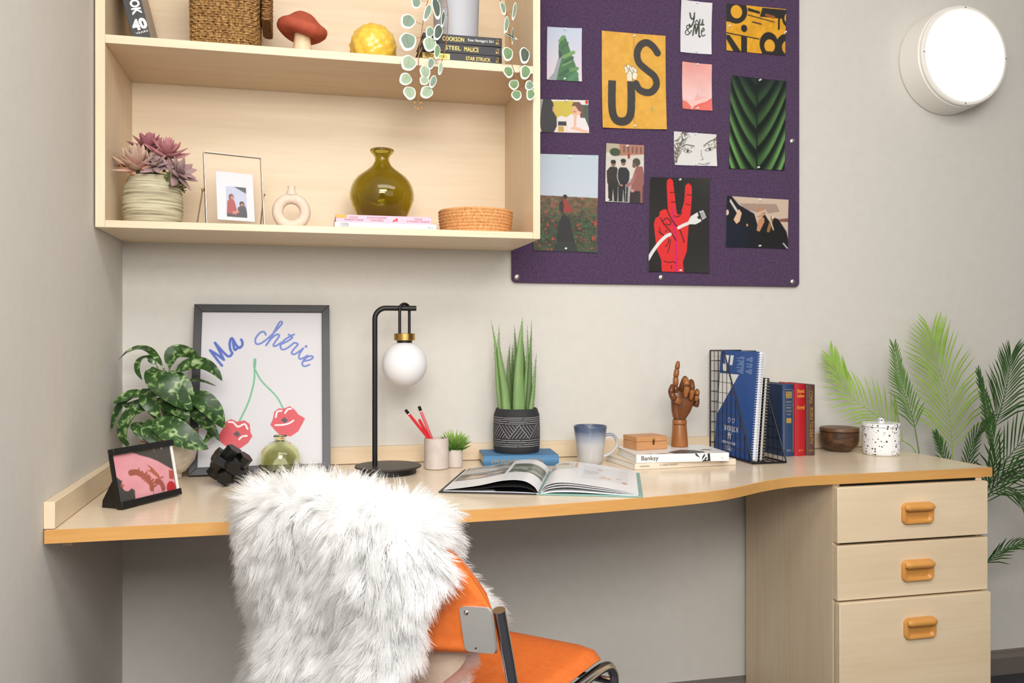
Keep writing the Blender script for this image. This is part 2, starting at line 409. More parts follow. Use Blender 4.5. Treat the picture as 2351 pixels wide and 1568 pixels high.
def card(name, label, cat, quad, cv, pins=((.5, .97), (.5, .03)), rough=.4, curl=.004, seed=0):
    """a sheet pinned to the board; quad = its photographed corners TL, TR, BR, BL on the board's face"""
    TL, TR, BR, BL = [ray_y(px, py, -.0132) for px, py in quad]
    c = (TL + TR + BR + BL) / 4
    t = thing(name, label, cat, (c.x, -.0125, c.z), group='prints pinned to the notice board')
    r = random.Random(seed); k = [curl * r.uniform(.3, 1) for _ in range(4)]
    A = [np.array(v - c) for v in (BL, BR, TR, TL)]
    def fn(a, b, off=0):
        q = (np.outer((1 - a) * (1 - b), A[0]) + np.outer(a * (1 - b), A[1]) + np.outer(a * b, A[2]) + np.outer((1 - a) * b, A[3]))
        lift = k[0] * (1 - a) ** 3 * (1 - b) ** 3 + k[1] * a ** 3 * (1 - b) ** 3 + k[2] * a ** 3 * b ** 3 + k[3] * (1 - a) ** 3 * b ** 3
        q[:, 1] = -.0012 - lift - off; return q
    link(bpy.data.objects.new('printed_face', cv.mesh('printed_face', lambda a, b: fn(a, b, .0003), print_mat(rough))), t)
    s = MB(); n = 8
    g = [(i / n, j / n) for j in range(n + 1) for i in range(n + 1)]
    q = fn(np.array([x for x, _ in g]), np.array([y for _, y in g]))
    s.add(q, [(j * (n + 1) + i, j * (n + 1) + i + 1, (j + 1) * (n + 1) + i + 1, (j + 1) * (n + 1) + i) for j in range(n) for i in range(n)])
    s.build('paper_sheet', M_PAPER, t)
    for a, b in pins:
        p = fn(np.array([a]), np.array([b]))[0]
        pin = MB().lathe([(.0008, 0), (.0028, .0006), (.0028, .0016), (.0016, .0024), (.0015, .0055), (.0024, .0066), (.0024, .0078), (.0005, .0082)], 10)
        pin.xf(Matrix.Translation((p[0], p[1] + .0006, p[2])) @ Matrix.Rotation(PI / 2, 4, 'X')).build('push_pin', M_PIN, t)
    return t
def shade(c, k): return tuple(x * k for x in c)

# green cloth peak
cv = Canvas(.097, .143, 66, (200, 208, 220)); cv.a[:] = np.array((192, 204, 222)) * (cv.V / cv.asp)[..., None] + np.array((226, 208, 218)) * (1 - cv.V / cv.asp)[..., None]
cv.poly([(.26, 0), (.32, .25), (.34, .6), (.33, .95), (.38, 1.18), (.46, 1.26), (.54, 1.2), (.7, .75), (.82, .45), (.9, .1), (.9, 0)], (58, 110, 62))
cv.poly([(.05, .03), (.2, .2), (.33, .62), (.44, .68), (.34, .3), (.28, 0)], (152, 158, 160))
cv.poly([(.34, .85), (.42, .78), (.44, .68), (.36, .6)], (56, 66, 76))
for (x0, y0, x1, y1, w, c) in ((.36, 1.1, .5, 1.22, .07, (98, 150, 84)), (.42, .9, .6, 1.05, .05, (44, 92, 52)), (.48, .66, .76, .8, .1, (112, 158, 88)), (.5, .5, .74, .66, .06, (40, 86, 50)), (.45, .42, .7, .55, .05, (104, 150, 84)), (.6, .3, .86, .36, .1, (92, 142, 76)), (.4, .16, .6, .3, .1, (36, 88, 54)), (.66, .05, .84, .2, .13, (66, 128, 84)), (.38, .0, .56, .14, .08, (46, 100, 66))):
    cv.line([(x0, y0), (x1, y1)], w, c)
card('pinned_photo', 'small print of a green draped peak against pale sky, beside the cabinet', 'photo print', [(1256, 62), (1335, 66), (1335, 188), (1255, 183)], cv, seed=1)

# yellow US poster
cv = Canvas(.188, .262, 150, (221, 164, 48)); n = cv.noise(12, 16, 3, 4)[..., None]; cv.a = cv.a + (n - .5) * np.array((26, 26, 30))
cv.line([(.16, .72), (.155, .3), (.2, .14), (.3, .1), (.4, .14), (.45, .28), (.455, .7)], .12, (44, 38, 34))
cv.put((cv.V > .69) & (cv.V < .80) & (cv.U < .52), (221, 164, 48))
S_ = [(.87, 1.13), (.8, 1.22), (.7, 1.27), (.6, 1.22), (.55, 1.1), (.58, .97), (.7, .87), (.82, .78), (.85, .66), (.78, .56), (.68, .54), (.58, .58), (.53, .66)]
cv.line(S_, .105, (44, 38, 34))
cv.poly([(.395, .70), (.475, .70), (.475, .80), (.395, .80)], (228, 224, 202)); cv.poly([(.475, .74), (.53, .72), (.55, .80), (.50, .86), (.47, .82)], (236, 230, 208))
for x, y in ((.375, .875), (.415, .905), (.455, .875), (.49, .875), (.52, .855)): cv.ell(x, y, .026, .036, (74, 66, 56), .3); cv.ell(x, y, .021, .031, (236, 231, 210), .3)
for x, y in ((.40, .835), (.45, .825)): cv.ell(x, y, .034, .03, (232, 227, 206))
cv.line([(.385, .80), (.43, .85), (.475, .80)], .008, (74, 66, 56)); cv.line([(.475, .70), (.475, .80), (.5, .84)], .007, (74, 66, 56))
cv.line([(.5, 1.32), (.5, 1.12)], .006, (140, 96, 40)); cv.line([(.5, .2), (.5, .06)], .006, (150, 100, 40)); cv.ell(.78, .3, .015, .03, (160, 160, 90))
card('poster', 'yellow poster with black letters U and S joined by a fist', 'poster', [(1381, 71), (1527, 83), (1529, 298), (1382, 294)], cv, curl=.006, seed=2)

# You & Me
cv = Canvas(.094, .146, 84, (226, 224, 228)); k = (52, 60, 46); asp = cv.asp
Y = lambda pts, w=.03: cv.line(pts, w, k)
Y([(.3, 1.18), (.33, 1.05), (.4, 1.02), (.44, 1.1)], .05); Y([(.44, 1.2), (.42, .95), (.33, .78), (.29, .85)], .045)
Y([(.52, 1.0), (.48, .92), (.53, .86), (.58, .93), (.52, 1.0)]); Y([(.62, 1.03), (.61, .9), (.67, .87), (.71, 1.02)], .035); Y([(.71, 1.03), (.71, .87), (.75, .89)], .035)
Y([(.3, .58), (.2, .75), (.24, .82), (.29, .76), (.16, .62), (.2, .54), (.28, .56), (.36, .68)], .03); Y([(.4, .54), (.46, .86), (.5, .6)], .045); Y([(.5, .6), (.58, .86), (.6, .54), (.64, .52)], .05)
Y([(.68, .66), (.76, .72), (.73, .78), (.67, .66), (.71, .54), (.79, .58)], .032)
card('poster', 'white card lettered You and Me at the top of the board', 'poster', [(1563, 0), (1634, 8), (1632, 126), (1561, 120)], cv, curl=.006, seed=3)

# yellow and black type scrap
cv = Canvas(.186, .133, 140, (226, 164, 34)); n = cv.noise(18, 12, 5, 4)[..., None]; cv.a = cv.a + (n - .5) * np.array((36, 34, 30)); k = (38, 34, 32)
cv.ell(.15, .62, .2, .2, k); cv.ell(.17, .6, .095, .1, (230, 168, 40)); cv.poly([(0, .44), (.2, .44), (.0, .6)], k)
cv.poly([(.56, .56), (.98, .56), (.98, .7), (.6, .7)], k); cv.poly([(.36, .63), (.56, .6), (.56, .64), (.36, .68)], k); cv.poly([(.64, .58), (.8, .55), (.82, .59), (.66, .62)], (150, 84, 40))
cv.line([(.44, .47), (.58, .45)], .02, k); cv.line([(.36, .57), (.8, .5)], .015, k); cv.line([(.88, .6), (.88, .4)], .03, k)
cv.ell(.3, .36, .052, .056, k); cv.poly([(.25, .0), (.35, .0), (.35, .24), (.25, .24)], k); cv.line([(0, .27), (.55, .22)], .018, k)
cv.poly([(0, .24), (.06, .24), (.25, .0), (.12, .0), (0, .18)], k)
cv.ell(.72, .15, .16, .19, k); cv.ell(.73, .13, .09, .1, (228, 166, 44)); cv.ell(.99, .14, .15, .19, k); cv.ell(1.02, .13, .08, .1, (214, 152, 48)); cv.ell(1.02, .58, .09, .13, k); cv.ell(1.02, .58, .05, .07, (226, 164, 34))
cv.poly([(.6, 0), (1, 0), (1, .04), (.6, .05)], k)
card('poster', 'yellow card of torn black type in the upper right corner of the board', 'poster', [(1667, 8), (1804, 22), (1802, 128), (1667, 116)], cv, pins=((.04, .52), (.99, .5)), seed=4)

# pink mountains
cv = Canvas(.09, .131, 66, (230, 190, 188)); v = (cv.V / cv.asp)[..., None]; cv.a = np.array((236, 160, 150)) * v + np.array((242, 216, 216)) * (1 - v) + (cv.noise(2, 3, 1)[..., None] - .5) * 16
cv.poly([(.4, .32), (.46, .42), (.53, .55), (.58, .44), (.66, .42), (1, .44), (1, .2), (.3, .2)], (238, 176, 172)); cv.poly([(0, .38), (.2, .32), (.45, .28), (.7, .38), (1, .46), (1, .1), (0, .1)], (242, 196, 192))
cv.poly([(0, .28), (.15, .24), (.3, .1), (.3, 0), (0, 0)], (232, 120, 106)); cv.poly([(.3, .0), (.4, .12), (.6, .22), (.8, .28), (1, .42), (1, 0)], (232, 112, 98)); cv.line([(.42, .1), (.7, .2), (.95, .36)], .02, (222, 92, 84))
card('poster', 'small pink print of misty mountains under the You and Me card', 'poster', [(1565, 142), (1633, 149), (1634, 255), (1566, 250)], cv, seed=5)

# leaf close-up
cv = Canvas(.175, .262, 120, (32, 58, 36)); U, V = cv.U, cv.V / cv.asp
x = np.abs(U - (.5 - .02 * V)) ; s = (V - (.62 * x + 1.15 * x ** 2.2) + .04 * (U < .5)) * 4.3 + 3
band = s - np.floor(s); tone = np.clip(np.sin(np.clip(band * 1.25, 0, 1) ** .55 * PI), 0, 1) ** 1.2 * (.45 + .75 * np.clip(1.2 - V, 0, 1)) * np.clip(.45 + 1.3 * x, 0, 1)
cv.a = np.array((20, 30, 26)) + tone[..., None] * (np.array((96, 140, 78)) - np.array((20, 30, 26))); cv.a = np.where((V > .8)[..., None], cv.a * (1 - .55 * (V - .8) / .2)[..., None] + np.array((26, 34, 44)) * (.55 * (V - .8) / .2)[..., None], cv.a)
cv.put((x < .012) , (26, 38, 30)); cv.put((band < .05) | (band > .97), (22, 34, 26))
card('poster', 'tall print of a dark green ribbed leaf at the right edge of the board', 'poster', [(1677, 173), (1804, 187), (1800, 391), (1673, 387)], cv, pins=((.52, .98), (.52, .02)), rough=.3, seed=6)

# two women talking
cv = Canvas(.137, .088, 112, (232, 224, 216)); cv.poly([(.1, .1), (.7, .1), (.7, .62), (.1, .6)], (206, 184, 62)); cv.poly([(0, 0), (.1, 0), (.1, .64), (0, .64)], (160, 156, 156)); cv.poly([(.86, .1), (1, .1), (1, .55), (.86, .55)], (60, 84, 70)); cv.ell(.96, .6, .03, .04, (206, 40, 44))
cv.poly([(0, .0), (1, 0), (1, .08), (0, .08)], (236, 214, 204)); cv.poly([(.35, .1), (.55, .1), (.55, .3), (.45, .33), (.35, .28)], (232, 222, 220)); cv.poly([(.39, .14), (.55, .14), (.55, .22), (.39, .22)], (34, 32, 34)); cv.poly([(.39, .02), (.5, .02), (.5, .12), (.39, .13)], (198, 160, 60))
cv.poly([(.06, .0), (.3, .0), (.36, .12), (.36, .3), (.3, .4), (.3, .56), (.24, .66), (.1, .66), (.06, .45), (.03, .2)], (30, 26, 26)); cv.poly([(.28, .4), (.32, .42), (.31, .5), (.28, .5)], (214, 160, 132))
cv.ell(.73, .44, .06, .08, (226, 170, 140)); cv.poly([(.66, .52), (.7, .6), (.82, .6), (.9, .5), (.9, .3), (.84, .2), (.82, .4), (.74, .52)], (110, 70, 54)); cv.poly([(.55, .3), (.66, .38), (.72, .3), (.92, .3), (1, .1), (.98, .02), (.6, .04), (.56, .1)], (230, 222, 224)); cv.poly([(.62, .08), (.96, .0), (1, .03), (.7, .14)], (232, 184, 156)); cv.line([(.72, .16), (.74, .34), (.82, .4)], .05, (230, 180, 152)); cv.line([(.7, .42), (.74, .41)], .014, (150, 60, 60))
card('pinned_photo', 'small photo of two people talking across a table, half beside the cabinet', 'photo print', [(1236, 228), (1350, 231), (1352, 306), (1236, 303)], cv, pins=((.55, .97),), seed=7)

# pencil face
cv = Canvas(.13, .092, 130, (222, 220, 218)); n = cv.noise(34, 24, 9, 2); a_ = cv.asp; g1, g2 = (112, 106, 98), (78, 74, 72)
hair = cv.inside([(0, 0), (.05, .0), (.1, .2), (.16, .38), (.26, .5), (.34, a_), (.2, a_), (.1, .55), (0, .5)]); cv.put(hair & (n > .47), g1); cv.put(cv.inside([(.9, .45), (1, .38), (1, .66), (.95, .62)]) & (n > .45), (150, 130, 96))
for k in range(7): cv.line([(.02 + .02 * k, .05 + .03 * k), (.05 + .03 * k, .3 + .02 * k), (.16 + .03 * k, .5 + .02 * k)], .008, g1)
for L, w in (([(.2, .40), (.3, .44), (.48, .42)], .02), ([(.7, .44), (.82, .53), (.97, .6)], .02), ([(.22, .30), (.30, .345), (.42, .30)], .014), ([(.24, .29), (.32, .265), (.41, .29)], .009), ([(.72, .34), (.82, .40), (.95, .41)], .014), ([(.74, .33), (.84, .34), (.94, .39)], .009), ([(.64, .34), (.64, .22), (.68, .15), (.62, .13)], .010), ([(.56, .05), (.68, .035), (.8, .07)], .012), ([(.72, .0), (.84, .08)], .010), ([(.32, .70), (.38, .6)], .008)): cv.line(L, w, g2)
cv.ell(.32, .305, .03, .03, g2); cv.ell(.84, .37, .03, .03, g2); cv.put((cv.dist([(.2, .36), (.45, .38)]) < .03) & (n > .58), (150, 146, 140)); cv.put((cv.dist([(.72, .44), (.95, .5)]) < .03) & (n > .58), (150, 146, 140))
card('poster', 'pencil drawing of a face with two eyes on white paper', 'drawing', [(1546, 302), (1644, 309), (1645, 382), (1548, 379)], cv, pins=((.5, .97), (.5, .04)), seed=8)

# three people in the street
cv = Canvas(.112, .16, 90, (214, 206, 196)); cv.poly([(.3, 1.1), (1, 1.06), (1, 1.43), (.3, 1.43)], (172, 118, 98)); cv.poly([(0, 1.2), (.35, 1.2), (.35, 1.43), (0, 1.43)], (186, 172, 150))
for i in range(5): cv.poly([(.45 + .11 * i, 1.22), (.5 + .11 * i, 1.22), (.5 + .11 * i, 1.38), (.45 + .11 * i, 1.38)], (122, 84, 72))
cv.ell(.24, 1.22, .14, .1, (62, 78, 52)); cv.poly([(0, 1.0), (1, 1.05), (1, 1.2), (0, 1.1)], (208, 200, 190)); cv.poly([(.2, 0), (.8, 0), (.8, .6), (.2, .6)], (168, 164, 164)); cv.ell(.6, 1.14, .035, .07, (150, 60, 44))
for X, h, c, l in ((.2, .98, (46, 38, 30), (34, 30, 28)), (.46, 1.02, (36, 36, 42), (30, 30, 32))):
    cv.poly([(X - .15, .45), (X - .17, .75), (X - .08, .86), (X + .08, .86), (X + .17, .75), (X + .14, .45)], c); cv.poly([(X - .13, .5), (X - .12, .02), (X - .02, .02), (X, .35), (X + .03, .02), (X + .11, .02), (X + .13, .5)], l); cv.ell(X, h - .05, .06, .075, (150, 108, 86)); cv.ell(X, h, .07, .05, (34, 32, 32))
cv.line([(.32, .8), (.31, .6), (.38, .42)], .014, (226, 224, 222)); cv.line([(.62, .8), (.64, .6), (.58, .48)], .014, (226, 224, 222)); cv.line([(.53, .45), (.52, .04)], .012, (220, 218, 216)); cv.ell(.06, .06, .05, .03, (222, 218, 212)); cv.ell(.42, .42, .03, .03, (170, 120, 100))
cv.poly([(.64, 0), (.66, .35), (.72, .7), (.8, .9), (.96, .9), (1, .7), (1, 0)], (148, 92, 86)); cv.poly([(.62, .0), (.64, .3), (.9, .3), (.9, 0)], (44, 34, 34)); cv.ell(.8, 1.0, .1, .1, (72, 66, 54)); cv.ell(.74, .92, .05, .06, (120, 82, 66)); cv.line([(.76, .7), (.68, .5), (.56, .42)], .07, (170, 106, 98)); cv.ell(.7, .3, .05, .04, (196, 142, 120)); cv.poly([(.94, 0), (1, 0), (1, .5), (.96, .4)], (84, 46, 42))
card('pinned_photo', 'tall photo of three people standing together in a street', 'photo print', [(1391, 329), (1478, 334), (1478, 467), (1389, 463)], cv, pins=((.55, .97),), seed=9)

# poppy field
cv = Canvas(.182, .264, 130, (196, 204, 214)); V = cv.V / cv.asp
cv.a[:] = np.array((186, 200, 212)) * V[..., None] + np.array((212, 214, 226)) * (1 - V)[..., None]
n1, n2 = cv.noise(16, 40, 2, 3), cv.noise(30, 44, 8, 2); g = V < .575 - .015 * cv.U
f = np.array((118, 88, 62)) * np.clip((V - .28) / .3, 0, 1)[..., None] + np.array((52, 64, 40)) * np.clip((.58 - V) / .3, 0, 1)[..., None]
cv.a = np.where(g[..., None], f * (.55 + .9 * n1[..., None]), cv.a); cv.put(g & (n2 > .72) & (V < .40) & (np.abs(cv.U - .5) > .12), (176, 60, 44)); cv.put(g & (n2 < .3) & (V > .1), (66, 96, 58)); cv.put(g & (n2 > .70) & (V > .38), (140, 80, 54))
cv.poly([(.36, .05), (.38, .4), (.46, .56), (.56, .5), (.6, .3), (.68, .02)], (34, 32, 30)); cv.put(cv.inside([(.3, 0), (.7, 0), (.62, .16), (.36, .14)]), (38, 46, 36))
cv.poly([(.44, .6), (.44, .74), (.47, .80), (.53, .77), (.58, .66), (.6, .6), (.52, .58)], (150, 52, 40)); cv.ell(.49, .82, .034, .032, (30, 26, 26)); cv.poly([(.40, .62), (.40, .72), (.45, .78), (.47, .7), (.46, .56)], (44, 32, 32))
card('poster', 'tall print of a figure in red walking through a poppy field', 'photo print', [(1224, 353), (1373, 357), (1371, 580), (1224, 575)], cv, pins=((.55, .975), (.5, .03)), seed=10)

# red hand and cable
cv = Canvas(.183, .265, 150, (36, 33, 31)); R_ = (222, 44, 44); k = (40, 20, 24)
def S(x, y): return ((x - 150) / 725, (1330 - y) / 1125 * cv.asp)      # drawing grid of the poster
sp = lambda L: [S(*p) for p in L]
cv.poly(sp([(310, 1325), (300, 1180), (250, 1070), (225, 900), (210, 760), (230, 690), (270, 670), (280, 610), (340, 580), (375, 600), (355, 300), (360, 240), (395, 215), (430, 240), (455, 420), (480, 620), (500, 650), (530, 630), (570, 480), (580, 300), (615, 265), (655, 300), (660, 420), (650, 600), (625, 760), (605, 1080), (560, 1200), (570, 1325)]), R_)
cv.poly(sp([(415, 470), (430, 560), (470, 800), (490, 1000), (495, 1325), (465, 1325), (468, 960), (430, 700)]), (208, 22, 110))
for L, w in (([(400, 385), (455, 380)], 9), ([(415, 500), (470, 495)], 9), ([(600, 405), (655, 412)], 9), ([(590, 515), (640, 530)], 9), ([(450, 660), (500, 670), (545, 620)], 9), ([(370, 600), (430, 720), (520, 830), (575, 970)], 12), ([(290, 690), (330, 760), (410, 850), (475, 950)], 12), ([(320, 720), (360, 690), (410, 730), (400, 770), (350, 760)], 10), ([(275, 800), (290, 860), (330, 895)], 9), ([(260, 850), (330, 900)], 9), ([(390, 930), (380, 990), (350, 1030)], 9), ([(410, 940), (400, 1020), (375, 1100)], 9), ([(335, 1200), (390, 1215), (440, 1205), (475, 1220)], 9), ([(425, 1250), (420, 1290)], 9), ([(350, 850), (370, 830)], 9)): cv.line(sp(L), w / 725, k)
cv.line(sp([(145, 1185), (200, 1090), (280, 980), (350, 910), (405, 880)]), 38 / 725, (228, 226, 224)); cv.line(sp([(505, 800), (560, 770), (640, 735)]), 36 / 725, (228, 226, 224))
cv.poly(sp([(610, 740), (650, 660), (730, 610), (745, 655), (725, 665), (740, 690), (770, 690), (780, 715), (710, 755), (650, 755)]), (228, 226, 224)); cv.poly(sp([(750, 600), (800, 585), (838, 670), (790, 700)]), (206, 206, 206))
for i in range(3): cv.line(sp([(765 + 14 * i, 615 - 5 * i), (795 + 14 * i, 680 - 6 * i)]), 5 / 725, (60, 58, 58))
card('poster', 'black poster of a red hand giving a peace sign and gripping a white cable', 'poster', [(1491, 407), (1628, 410), (1627, 627), (1488, 623)], cv, pins=((.5, .98), (.52, .02)), rough=.3, curl=.006, seed=11)

# party photo
cv = Canvas(.195, .144, 140, (206, 184, 164)); cv.poly([(.1, .74), (.2, .64), (.8, .66), (.86, .55), (.6, .5), (.3, .56)], (168, 144, 130)); cv.poly([(.86, .4), (1, .4), (1, .46), (.86, .44)], (134, 84, 70)); k = (22, 24, 32)
cv.poly([(0, 0), (0, .74), (.08, .74), (.2, .62), (.45, .5), (.52, .3), (.6, .0)], k); cv.poly([(.5, 0), (.56, .44), (.62, .5), (.72, .36), (.76, .46), (.84, .44), (.97, .26), (1, .14), (1, 0)], (24, 22, 24)); cv.poly([(.12, .4), (.2, .56), (.25, .5), (.22, .38), (.17, .34)], (222, 186, 152)); cv.poly([(.06, .7), (.2, .52), (.17, .5), (.05, .66)], (214, 204, 194)); cv.ell(.02, .5, .025, .04, (214, 190, 172))
for i in range(4): cv.line([(.49 + .012 * i, .56 - .05 * i), (.6, .6 - .055 * i)], .026, ((196, 132, 96), (226, 176, 140))[i % 2])
cv.poly([(.49, .26), (.54, .24), (.62, .4), (.58, .46), (.52, .42)], (196, 140, 100)); cv.line([(.68, .26), (.74, .46)], .05, (150, 110, 60)); cv.line([(.62, .56), (.7, .44), (.76, .28)], .02, (214, 198, 176)); cv.ell(.75, .46, .02, .025, (222, 206, 196)); cv.ell(.34, .33, .014, .02, (232, 160, 110)); cv.line([(.92, .08), (.99, .0)], .02, (196, 196, 200))
cv.poly([(.0, .0), (.3, 0), (.34, .3), (.0, .36)], (22, 28, 44))
card('pinned_photo', 'photo of dark coated friends clinking bottles at the lower right of the board', 'photo print', [(1668, 450), (1809, 459), (1808, 571), (1665, 567)], cv, pins=((.53, .96), (.54, .04)), seed=12)

# ------------------------------------------------------------------ bulkhead wall light
pb = ray_y(2164, 149, 0); t = thing('wall_light', 'round white bulkhead lamp glowing on the wall', 'wall light', (pb.x, 0, pb.z))
Mx = Matrix.Rotation(PI / 2, 4, 'X')          # lathe axis -> out of the wall
MB().lathe([(.150, .0003), (.154, .004), (.154, .020), (.150, .078), (.140, .086), (.134, .086)], 72, cap1=False).xf(Mx).build('housing', M_WHITE, t)
MB().lathe([(.134, .0862), (.1455, .0862), (.1470, .083), (.1475, .089), (.1445, .0935), (.1375, .0945), (.1335, .0915), (.1335, .0862)], 72, cap0=False, cap1=False).xf(Mx).build('bezel', M_WHITE, t)
md = mat('lit_diffuser', (255, 250, 240), .35, emit=((255, 244, 226), 1.9))
MB().lathe([(.1335, .088), (.131, .0925), (.118, .099), (.09, .106), (.05, .110), (.001, .1115)], 64).xf(Mx).build('diffuser', md, t, label='lit opal diffuser')
for a in (0, PI / 2, PI, 1.5 * PI):
    MB().lathe([(.0022, .0938), (.0022, .0952)], 10, (.1410 * math.cos(a), .1410 * math.sin(a), 0)).xf(Mx).build('screw', M_STEEL, t)

# ------------------------------------------------------------------ upper shelf
Z2 = 1.6768; Z1 = 1.2877
def book(name, label, w, h, d, m_cover, loc, rz=0, rot=None, spine='-y', pages=M_PAPER, cat='book', round_spine=False, group=None, cover_t=.0025, m_spine=None):
    """book lying flat in its own space: spine on the -y side, length along x, thickness along z; origin at the base centre"""
    t = thing(name, label, cat, loc, rz, group, rot)
    c = cover_t; cov = MB()
    cov.bx(-w / 2, w / 2, 0, d, 0, c); cov.bx(-w / 2, w / 2, 0, d, h - c, h)
    cov.build('cover', m_cover, t, bevel=.0006)
    s = MB()
    if round_spine:
        prof = [(-.006 * math.sin(PI * k / 8), c * .2 + (h - c * .4) * k / 8) for k in range(9)]
        s.prism(prof + [(.002, h), (.002, 0)], -w / 2, w / 2, lambda a, b, q: (q, a, b))
    else: s.bx(-w / 2, w / 2, -.0012, .0022, 0, h)
    s.build('spine', m_spine or m_cover, t, bevel=.0006)
    pg = MB().bx(-w / 2 + .003, w / 2 - .003, .0022, d - .003, c, h - c); pg.build('page_block', pages, t)
    return t
def spine_text(t, body, size, m, x, z, h, width=None, y=-.0016, **kw):
    return text(body, size, m, t, frame((x, y, z), (1, 0, 0), (0, 0, 1)), width=width, **kw)
M_PAGES = noisy('page_edges', (226, 214, 192), (200, 186, 160), (3, 3, 900), .9)
M_BKC = mat('black_book_cloth', (34, 33, 36), .45)

a, b = ray_y(967, 140, -.285), ray_y(1152, 146, -.285); w = b.x - a.x; cx = (a.x + b.x) / 2; zb = Z2
bt = [('black hardback with gold title lowest in the stack under the grey pot', 'STAR STRUCK'), ('black hardback lettered malice in the middle of the stack under the grey pot', 'MALICE'), ('black hardback lettered in cream on top of the stack under the grey pot', 'GIRL')]
for i, (lab, ti) in enumerate(bt):
    hh = (.0205, .0205, .0205)[i]; ww = w + (0, -.002, -.004)[i]
    t = book('hardback_book', lab, ww, hh, .135, M_BKC, (cx + (0, .001, .002)[i], -.285, zb + .0002), rz=(0, .01, -.012)[i], group='black hardbacks under the trailing plant', pages=M_PAGES, cover_t=.002)
    if i == 0:
        MB().bx(-ww / 2 + .003, -ww / 2 + .066, -.0018, -.0013, .004, .0165).build('spine_label', M_GOLD, t); spine_text(t, 'COLLINS', .010, M_INK, -ww / 2 + .0345, .0102, hh, .05, y=-.002)
        spine_text(t, 'STAR STRUCK', .012, M_GOLD, .038, .0100, hh, .058)
    elif i == 1:
        spine_text(t, 'STEEL', .013, M_GOLD, -.022, .0105, hh, .036); spine_text(t, 'MALICE', .015, M_GOLD, .021, .0103, hh, .034)
    else:
        spine_text(t, 'COOKSON', .014, M_GOLD, -.022, .0103, hh, .05); spine_text(t, "Kate Hannigan's Girl", .009, M_PAPER, .042, .0103, hh, .060)
    spine_text(t, 'BCA', .0055, M_GOLD, ww / 2 - .011, .0075, hh, .007); MB().tube([(ww / 2 - .011 + .003 * math.cos(q), -.0014, .0135 + .003 * math.sin(q)) for q in np.linspace(0, 2 * PI, 14)[:-1]], .0004, 5, closed=True).build('emblem', M_GOLD, t)
    zb += hh + .0004
ZB = zb

# grey pot with trailing variegated plant
pc = ray_y(1047, 60, -.225)
t = thing('trailing_plant', 'trailing silver dollar plant in a smooth grey pot on black books', 'plant', (pc.x, -.225, ZB + .0003))
MB().lathe([(.048, 0), (.0515, .002), (.0535, .05), (.0555, .11), (.0575, .118), (.0575, .138), (.0545, .138), (.053, .11), (.05, .105)], 48, cap1=True).build('pot', mat('grey_glaze', (176, 176, 182), .55), t, label='smooth pale grey pot')
M_STEMB = mat('vine_stem', (150, 104, 62), .6)
M_LRIM = mat('leaf_cream_rim', (216, 220, 208), .6)
def eu_leaf_mesh(name, c1, c2, mn):
    mb = MB(); n = 18; rings = [(.0, .10), (.4, .07), (.72, .02), (.80, .012), (1.0, .0)]
    off = (.08, .10)
    vs = [(0, 0, .1)]; fs = []
    for r, z in rings[1:]:
        for i in range(n):
            a = 2 * PI * i / n; wob = 1 + .05 * math.sin(3 * a + 1) + .03 * math.sin(5 * a)
            k = (1 - r) if r < .9 else 0
            vs.append((r * wob * math.cos(a) + off[0] * k * 4 * (r > .7), r * wob * math.sin(a) + off[1] * k * 4 * (r > .7), z + .05 * math.cos(a) ** 2))
    for i in range(n): fs.append((0, 1 + i, 1 + (i + 1) % n))
    mb.add(vs, fs, 0)
    for j in range(len(rings) - 2):
        f = [(1 + j * n + i, 1 + (j + 1) * n + i, 1 + (j + 1) * n + (i + 1) % n, 1 + j * n + (i + 1) % n) for i in range(n)]
        mb.f += f; mb.mi += [1 if j >= 2 else 0] * n
    mb.tube([(0, .9, .03), (0, 0, .115), (.0, -.55, .06)], [.02, .02, .006], 5, m=2)
    return mb.mesh(name, [noisy(mn, c1, c2, (60, 60, 60), .6, lo=.3, hi=.7), M_LRIM, M_STEMB])
LEAFS = [eu_leaf_mesh('leaf', (106, 130, 114), (126, 148, 128), 'leaf_sage'), eu_leaf_mesh('leaf', (136, 158, 130), (156, 174, 146), 'leaf_pale'), eu_leaf_mesh('leaf', (56, 72, 62), (72, 90, 78), 'leaf_deep'), eu_leaf_mesh('leaf', (96, 128, 84), (114, 144, 104), 'leaf_fresh')]
def E_(x, y): return 900 + x * .17217, y * .17217
def vine(pts, Ys):
    P = [ray_y(*E_(x, y), yy) - Vector(t.location) for (x, y), yy in zip(pts, Ys)]
    return MB().tube(smooth_path(P, 5), .0009, 6).build('vine', M_STEMB, t)
up = Vector((-.02, 0, .15))
v1 = vine([(560, -330), (500, -160), (480, 0), (430, 200), (392, 450), (360, 700), (350, 1000), (345, 1430)], [-.25, -.29, -.305, -.31, -.312, -.313, -.312, -.31])
v2 = vine([(690, -330), (710, -120), (722, 0), (745, 150), (740, 400), (700, 700), (620, 900), (520, 1020), (430, 1090)], [-.24, -.285, -.30, -.303, -.306, -.31, -.314, -.316, -.318])
v3 = vine([(1180, -330), (1340, -150), (1440, 0), (1520, 150), (1560, 400), (1580, 600), (1600, 850), (1640, 980), (1720, 1200), (1760, 1290)], [-.24, -.285, -.30, -.305, -.307, -.31, -.311, -.312, -.31, -.31])
MB().sphere((-.0, 0, .13), .044, 18, 8, sc=(1, 1, .6)).build('root_ball', mat('moss_dark', (60, 72, 48), .9), t)
